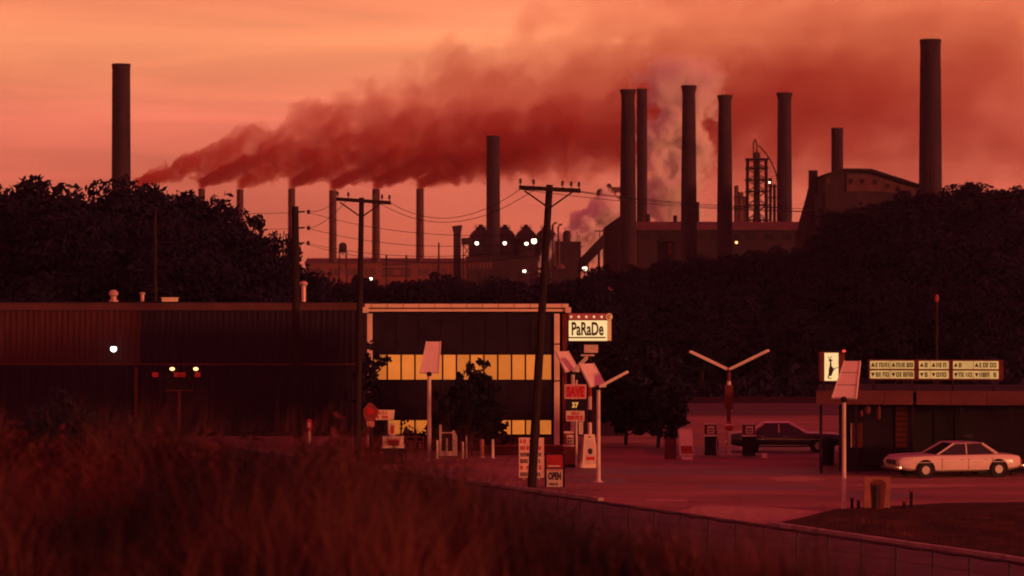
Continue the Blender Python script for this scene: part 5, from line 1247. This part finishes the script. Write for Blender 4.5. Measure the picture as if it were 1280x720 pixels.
# standing board on the grass island
d = GD(641); cx = PX(1096, d)
o = thing('roadside_sign', 'square pinkish sign with a dark tapered emblem on the grass island', 'sign', (cx, d, .13)); P = lambda px: PX(px, d) - cx; Z = lambda py: PZ(py, d) - .13
mb = MB(); mb.box(P(1079.5), P(1112.5), -.06, .06, .04, Z(596), bev=.012); b_ = mb.build('frame', mat('faded_pink_board', (.24, .085, .07), .75, .25, 3), o)
mb = MB(); mb.prism([(P(1090), Z(637.5)), (P(1104), Z(637.5)), (P(1106), Z(618)), (P(1107.5), Z(604)), (P(1103), Z(599.5)), (P(1092), Z(599.5)), (P(1087.5), Z(604)), (P(1088.5), Z(618))], -.075, -.061); e_ = mb.build('emblem', m_darkred, b_)
for a, b, m_ in ((1089.5, 1095.5, m_dark), (1097, 1100.5, m_print)):
    mb = MB(); mb.prism([(P(a + 1), Z(636)), (P(b - .3), Z(636)), (P(b), Z(606)), (P(a - .6), Z(606))], -.085, -.076); mb.build('stripe', m_, e_)
mb = MB(); mb.box(P(1080.5), P(1087.3), -.066, -.061, Z(617.6), Z(616.4)); mb.build('seam', m_redprint, b_)
for px in (1081, 1111):
    mb = MB(); mb.box(P(px) - .04, P(px) + .04, -.04, .04, -.1, .04); mb.build('foot', m_dark, o)
for px, tp in ((1065, 624), (1073, 627), (1130, 628), (1139, 615)):
    dd = GD(640); o = thing('stake', {1065: 'short dark stake just right of the island lamp', 1073: 'shorter dark stake left of the pinkish sign', 1130: 'short stake right of the pinkish sign', 1139: 'tallest thin stake right of the pinkish sign'}[px], 'stake', (PX(px, dd), dd, .13))
    mb = MB(); mb.box(-.05, .05, -.05, .05, -.1, PZ(tp, dd) - .13, bev=.01); mb.build('post', m_dark, o); mb = MB(); mb.box(-.07, .07, -.07, .07, PZ(tp, dd) - .128, PZ(tp, dd) - .09); mb.build('cap', m_darkred, o)
# beacon at the right border
d = 160; o = thing('rail_lamp', 'small dull red lamp on a thin mast over the marquee sign', 'lamp', W(1171, 375, d)); 
mb = MB(); mb.lathe([(.08, -.1), (.11, .05), (.09, .25), (.04, .32)], 12); mb.build('lens', mat('dull_red_lens', (.35, .03, .03), .3, .1), o, True); mb = MB(); mb.tube((0, 0, -7.2), (0, 0, -.1), .07, n=8); mb.build('mast', m_steel, o)
# ------------------------------------------------------------------ roadside fence
o = bpy.data.objects.new('roadside_fence', None); C.objects.link(o); tag(o, 'dark wire fence with thin posts running along the near roadside', 'fence')
fs0, fa0, fa1 = -7.8, -2.0, 46.0
nb = 31; m_fence = mat('dark_galvanised', (.04, .026, .03), .7, .3, 6)
pm = MB(); pm.tube((0, 0, -.4), (0, 0, 1.22), .032, .03, n=8); p0 = None
tops = []
for i in range(nb):
    a = fa0 + (fa1 - fa0) * i / (nb - 1); x, y = along(a, fs0); z = float(height(x, y))
    if p0 is None: p0 = pm.build('post', m_fence, o, True); q_ = p0
    else: q_ = share(p0, 'post', o)
    q_.location = (x, y, z); q_.rotation_euler = (random.uniform(-.03, .03), random.uniform(-.03, .03), 0); tops.append(Vector((x, y, z + 1.2)))
for i in range(nb - 1):
    mb = MB(); a, b = tops[i], tops[i + 1]; md = a.lerp(b, .5) - Vector((0, 0, .015 + .02 * random.random()))
    mb.path([a, md, b], .038, 6); mb.build('top_rail', m_fence, o, True)
    for hz in (.35, .75):
        mb = MB(); dv = Vector((0, 0, -hz)); mb.path([a + dv, md + dv, b + dv], .007, 4); mb.build('strand', m_fence, o)
# ------------------------------------------------------------------ grass and weeds
m_grass = bpy.data.materials.new('dry_grass'); m_grass.use_nodes = True; t = m_grass.node_tree; b = t.nodes['Principled BSDF']; b.inputs['Roughness'].default_value = .8; b.inputs['Specular IOR Level'].default_value = .1
co = N(t, 'ShaderNodeTexCoord'); no = N(t, 'ShaderNodeTexNoise'); no.inputs['Scale'].default_value = .55; no.inputs['Detail'].default_value = 5; t.links.new(co.outputs['Object'], no.inputs['Vector'])
rp = N(t, 'ShaderNodeValToRGB'); e = rp.color_ramp.elements; e[0].position = .42; e[0].color = (.014, .009, .018, 1); e[1].position = .66; e[1].color = (.19, .052, .045, 1); t.links.new(no.outputs[0], rp.inputs[0]); t.links.new(rp.outputs[0], b.inputs['Base Color'])
def grass(name, n, region, hmin, hmax, wd, label, seed, m, dens=None):
    rn = np.random.default_rng(seed); xs_, ys_ = region(rn, n); n = len(xs_); z = height(xs_, ys_)
    h = rn.uniform(hmin, hmax, n); 
    if dens is not None: h = h * dens(xs_, ys_)
    an = rn.uniform(0, 6.283, n); lean = rn.uniform(.1, .8, n) * h; la = rn.uniform(0, 6.283, n)
    dx, dy = np.cos(an) * wd * rn.uniform(.6, 1.4, n), np.sin(an) * wd * rn.uniform(.6, 1.4, n)
    lx, ly = np.cos(la) * lean, np.sin(la) * lean
    o_ = np.stack([xs_, ys_, z - .03], -1)
    def P_(sx, t_): return np.stack([xs_ + lx * t_ * t_ + dx * sx * (1 - t_ * .9), ys_ + ly * t_ * t_ + dy * sx * (1 - t_ * .9), z - .03 + h * t_], -1)
    q1 = np.stack([P_(-1, 0), P_(1, 0), P_(1, .55), P_(-1, .55)], 1); q2 = np.stack([P_(-1, .55), P_(1, .55), P_(1, 1), P_(-1, 1)], 1)
    v = np.concatenate([q1, q2], 0).reshape(-1, 3)
    me = quads_mesh(name, v, 2 * n); me.materials.append(m); o = bpy.data.objects.new(name, me); C.objects.link(o)
    tag(o, label, None, None, 'stuff'); return o
def bank(rn, n):
    y = 19 + 48 * rn.random(n) ** .8; x = (rn.random(n) - .5) * (y * .42 + 3)
    k = off(x, y) < -12.5; return x[k], y[k]
hd_ = lambda x, y: (.22 + 1.05 * np.clip(.5 + .5 * np.sin(x * 1.3 + 1.7 * np.sin(y * .45)) * np.cos(y * .8 + x * .4), 0, 1)) * (1.15 - .45 * sm(-1, 4, x))
grass('tall_grass', 190000, bank, .35, 1.05, .009, 'tall dry grass and weeds covering the near embankment', 5, m_grass, hd_)
def verge(rn, n):
    a = rn.uniform(-14, 48, n); s_ = -7.4 - np.abs(rn.normal(0, 2.2, n)); return P0.x + U.x * a + NN.x * s_, P0.y + U.y * a + NN.y * s_
grass('verge_grass', 26000, verge, .1, .5, .006, 'rough grass growing along the foot of the wire fence', 6, m_grass)
def island_r(rn, n):
    x = rn.uniform(7.5, 24, n); y = rn.uniform(72, 99, n); k = (off(x, y) > .5) & ((x - 11.2) * NN.x > -8) & (y < 95 + (x - 11) * .6) & (off(x, y) < 9) & ((x - P0.x) * U.x + (y - P0.y) * U.y > 10.8); return x[k], y[k]
go = grass('island_grass', 30000, island_r, .05, .22, .006, 'short rough grass on the kerbed island', 8, m_grass); go.location.z = .13
gbu = 'dark bushes on the near embankment'
for i, (x, y, h_, w_) in enumerate([(-1.6, 36, 1.0, .8), (-.7, 38, 1.1, .9), (.2, 36, 1.0, .9), (.9, 39, 1.0, .8), (-.2, 33, .9, .8), (-2.6, 42, 1.2, .9), (1.5, 43, 1.0, .9), (2.4, 46, 1.1, .9), (-6.8, 42, 1.2, 1.0), (-5.2, 40, .8, .7), (-3.4, 44, 1.1, .8), (.5, 31, .7, .7)]):
    zz = float(height(x, y)); rn = np.random.default_rng(190 + i)
    o = thing('bush', 'round dark bush among the dry grass, ' + ['left of the bottom centre', 'behind the bottom centre', 'at the bottom centre', 'right of the bottom centre', 'low at the very bottom centre', 'below the emblem shield sign', 'below the near pole foot', 'near the left end of the fence rail', 'below the round wall lamp', 'low at far left', 'below the marker post', 'smallest, at the bottom edge'][i], 'bush', (x, y, zz), 0, gbu)
    sb = MB()
    for k in range(7):
        a = k * .9; sb.path([Vector((0, 0, -.05)), Vector((math.cos(a) * w_ * .3, math.sin(a) * w_ * .3, h_ * .5)), Vector((math.cos(a) * w_ * .5, math.sin(a) * w_ * .5, h_ * .85))], [.02, .014, .005], 4)
    sb.build('stem', m_bark, o)
    d_ = rn.normal(0, 1, (1500, 3)); d_ /= np.linalg.norm(d_, axis=1)[:, None]; lob = 1 + .28 * np.sin(d_[:, 0] * 5 + i) * np.cos(d_[:, 1] * 4) 
    pos = d_ * (rn.random(1500) ** .35 * lob)[:, None] * np.array([w_ * .62, w_ * .62, h_ * .5]) + np.array([0, 0, h_ * .48]); pos[:, 2] = np.maximum(pos[:, 2], .02)
    me = leaf_quads('leaves', pos, rn.uniform(.03, .07, len(pos)), rn); me.materials.append(m_leaf2); c_ = bpy.data.objects.new('leaves', me); C.objects.link(c_); c_.parent = o
m_dry = mat('dry_red_brush', (.035, .012, .018), .9, .3, 1.6, col2=(.20, .042, .042), spec=.05)
gdb = 'dry reddish brush on the near embankment'
for i, (x, y, h_, w_) in enumerate([(-7.6, 44, .8, .8), (-6.0, 40, .75, .8), (-5.3, 35, .7, .8), (-4.4, 41, .8, .75), (-3.8, 33, .75, .8), (-2.6, 37, .7, .65), (-3.0, 29, .6, .65), (-1.9, 31, 1.0, .55), (-4.6, 30, .65, .65), (1.6, 36, 1.0, .5), (2.3, 39, 1.0, .55), (-6.2, 37, .7, .8), (-1.2, 34, .9, .5)]):
    zz = float(height(x, y)); rn = np.random.default_rng(390 + i)
    o = thing('dry_brush', 'tall dry reddish brush clump with ragged top, ' + ['far left below the wall lamp', 'below the billboard post', 'near the left edge, lower', 'below the lamp board, right side', 'low left, broadest', 'below the marker post', 'low, at the bottom edge left', 'low, at the bottom edge toward the middle', 'left bottom edge', 'under the near pole, low', 'left of the fence end', 'leftmost and lower', 'small, under the crossarm pole'][i], 'brush', (x, y, zz), 0, gdb)
    sb = MB(); pos = []
    for k in range(16):
        a = rn.uniform(0, 6.28); rr_ = w_ * rn.random() ** .5; tip = Vector((math.cos(a) * rr_, math.sin(a) * rr_, h_ * rn.uniform(.55, 1.0)))
        sb.path([Vector((tip.x * .35, tip.y * .35, -.05)), tip * .6, tip], [.010, .008, .003], 4)
        for j in range(60): f = rn.uniform(.45, 1.05); pos.append(np.array(tip) * np.array([f ** .5, f ** .5, f]) + rn.normal(0, .055, 3) * np.array([1, 1, 2.0]))
    sb.build('stem', m_dry, o); pos = np.array(pos); pos[:, 2] = np.maximum(pos[:, 2], .02)
    me = leaf_quads('seed_heads', pos, rn.uniform(.03, .09, len(pos)), rn); me.materials.append(m_dry); c_ = bpy.data.objects.new('seed_heads', me); C.objects.link(c_); c_.parent = o
# low scrub that covers the dark hillside between the trees
rn = np.random.default_rng(77); n_ = 110000; y_ = rn.uniform(203, 385, n_); x_ = (rn.random(n_) - .5) * y_ * .42 + y_ * .0
kk = (y_ > 212) | (x_ < 7); x_, y_ = x_[kk], y_[kk]; z_ = height(x_, y_) + rn.random(len(x_)) ** 1.5 * (1.2 + 1.2 * np.sin(x_ * .35) * np.cos(y_ * .2))
me = leaf_quads('hill_scrub', np.stack([x_, y_, np.maximum(z_, height(x_, y_) + .05)], -1), rn.uniform(.25, .6, len(x_)), rn); me.materials.append(m_leaf); o = bpy.data.objects.new('hill_scrub', me); C.objects.link(o); tag(o, 'dark low scrub covering the hillside between the trees', None, None, 'stuff')
# big dark weeds on the bank
gq = 'leafy weeds on the near embankment'
for i, (x, y, h_) in enumerate([(-1.1, 41, 1.3), (.3, 44, 1.5), (1.1, 40, 1.1), (-2.9, 45, 1.2), (2.2, 47, 1.3), (-4.6, 47, 1.3), (-6.3, 44, 1.2), (3.8, 53, 1.0), (5.2, 55, 1.1), (.9, 50, 1.6), (-.4, 37, 1.0), (2.8, 42, 1.0), (-3.6, 36, .9)]):
    zz = float(height(x, y)); rn = np.random.default_rng(90 + i)
    o = thing('weed', 'dark leafy weed clump in the embankment grass, ' + ['straight below the small tree', 'below the near pole', 'below the open sign', 'below the shield sign', 'right of the near pole foot', 'below the bare pole', 'below the billboard', 'by the fence under the round tree', 'by the fence under the leaning sign', 'just before the fence end', 'at the bottom centre', 'below the A-frame sign', 'below the left pump cabinet'][i], 'weed', (x, y, zz), 0, gq)
    mb = MB(); pos = []
    for k in range(9):
        a = k * .9; tip = Vector((math.cos(a) * .35 * h_ * rn.uniform(.5, 1.2), math.sin(a) * .35 * h_ * rn.uniform(.5, 1.2), h_ * rn.uniform(.6, 1)))
        mb.path([Vector((0, 0, -.05)), tip * .5 + Vector((0, 0, .1)), tip], [.014, .01, .004], 4)
        for j in range(34):
            f = rn.uniform(.25, 1); pos.append(np.array(tip) * f + rn.normal(0, .09 * h_, 3))
    mb.build('stem', m_bark, o); pos = np.array(pos); pos[:, 2] = np.maximum(pos[:, 2], .02)
    me = leaf_quads('leaves', pos, rn.uniform(.04, .09, len(pos)), rn); me.materials.append(m_leaf2); c_ = bpy.data.objects.new('leaves', me); C.objects.link(c_); c_.parent = o
# ------------------------------------------------------------------ dusk haze
hm = bpy.data.materials.new('haze_air'); hm.use_nodes = True; t = hm.node_tree; t.nodes.clear()
ot = N(t, 'ShaderNodeOutputMaterial'); pv = N(t, 'ShaderNodeVolumePrincipled'); pv.inputs['Color'].default_value = (.90, .74, .95, 1); pv.inputs['Density'].default_value = .00009; pv.inputs['Anisotropy'].default_value = .2
t.links.new(pv.outputs[0], ot.inputs['Volume'])
mb = MB(); mb.box(-680, 680, -70, 1075, -1.2, 108); hz_ = mb.build('haze', hm); hz_['kind'] = 'stuff'; hz_['label'] = 'thin smoky dusk haze over the valley'
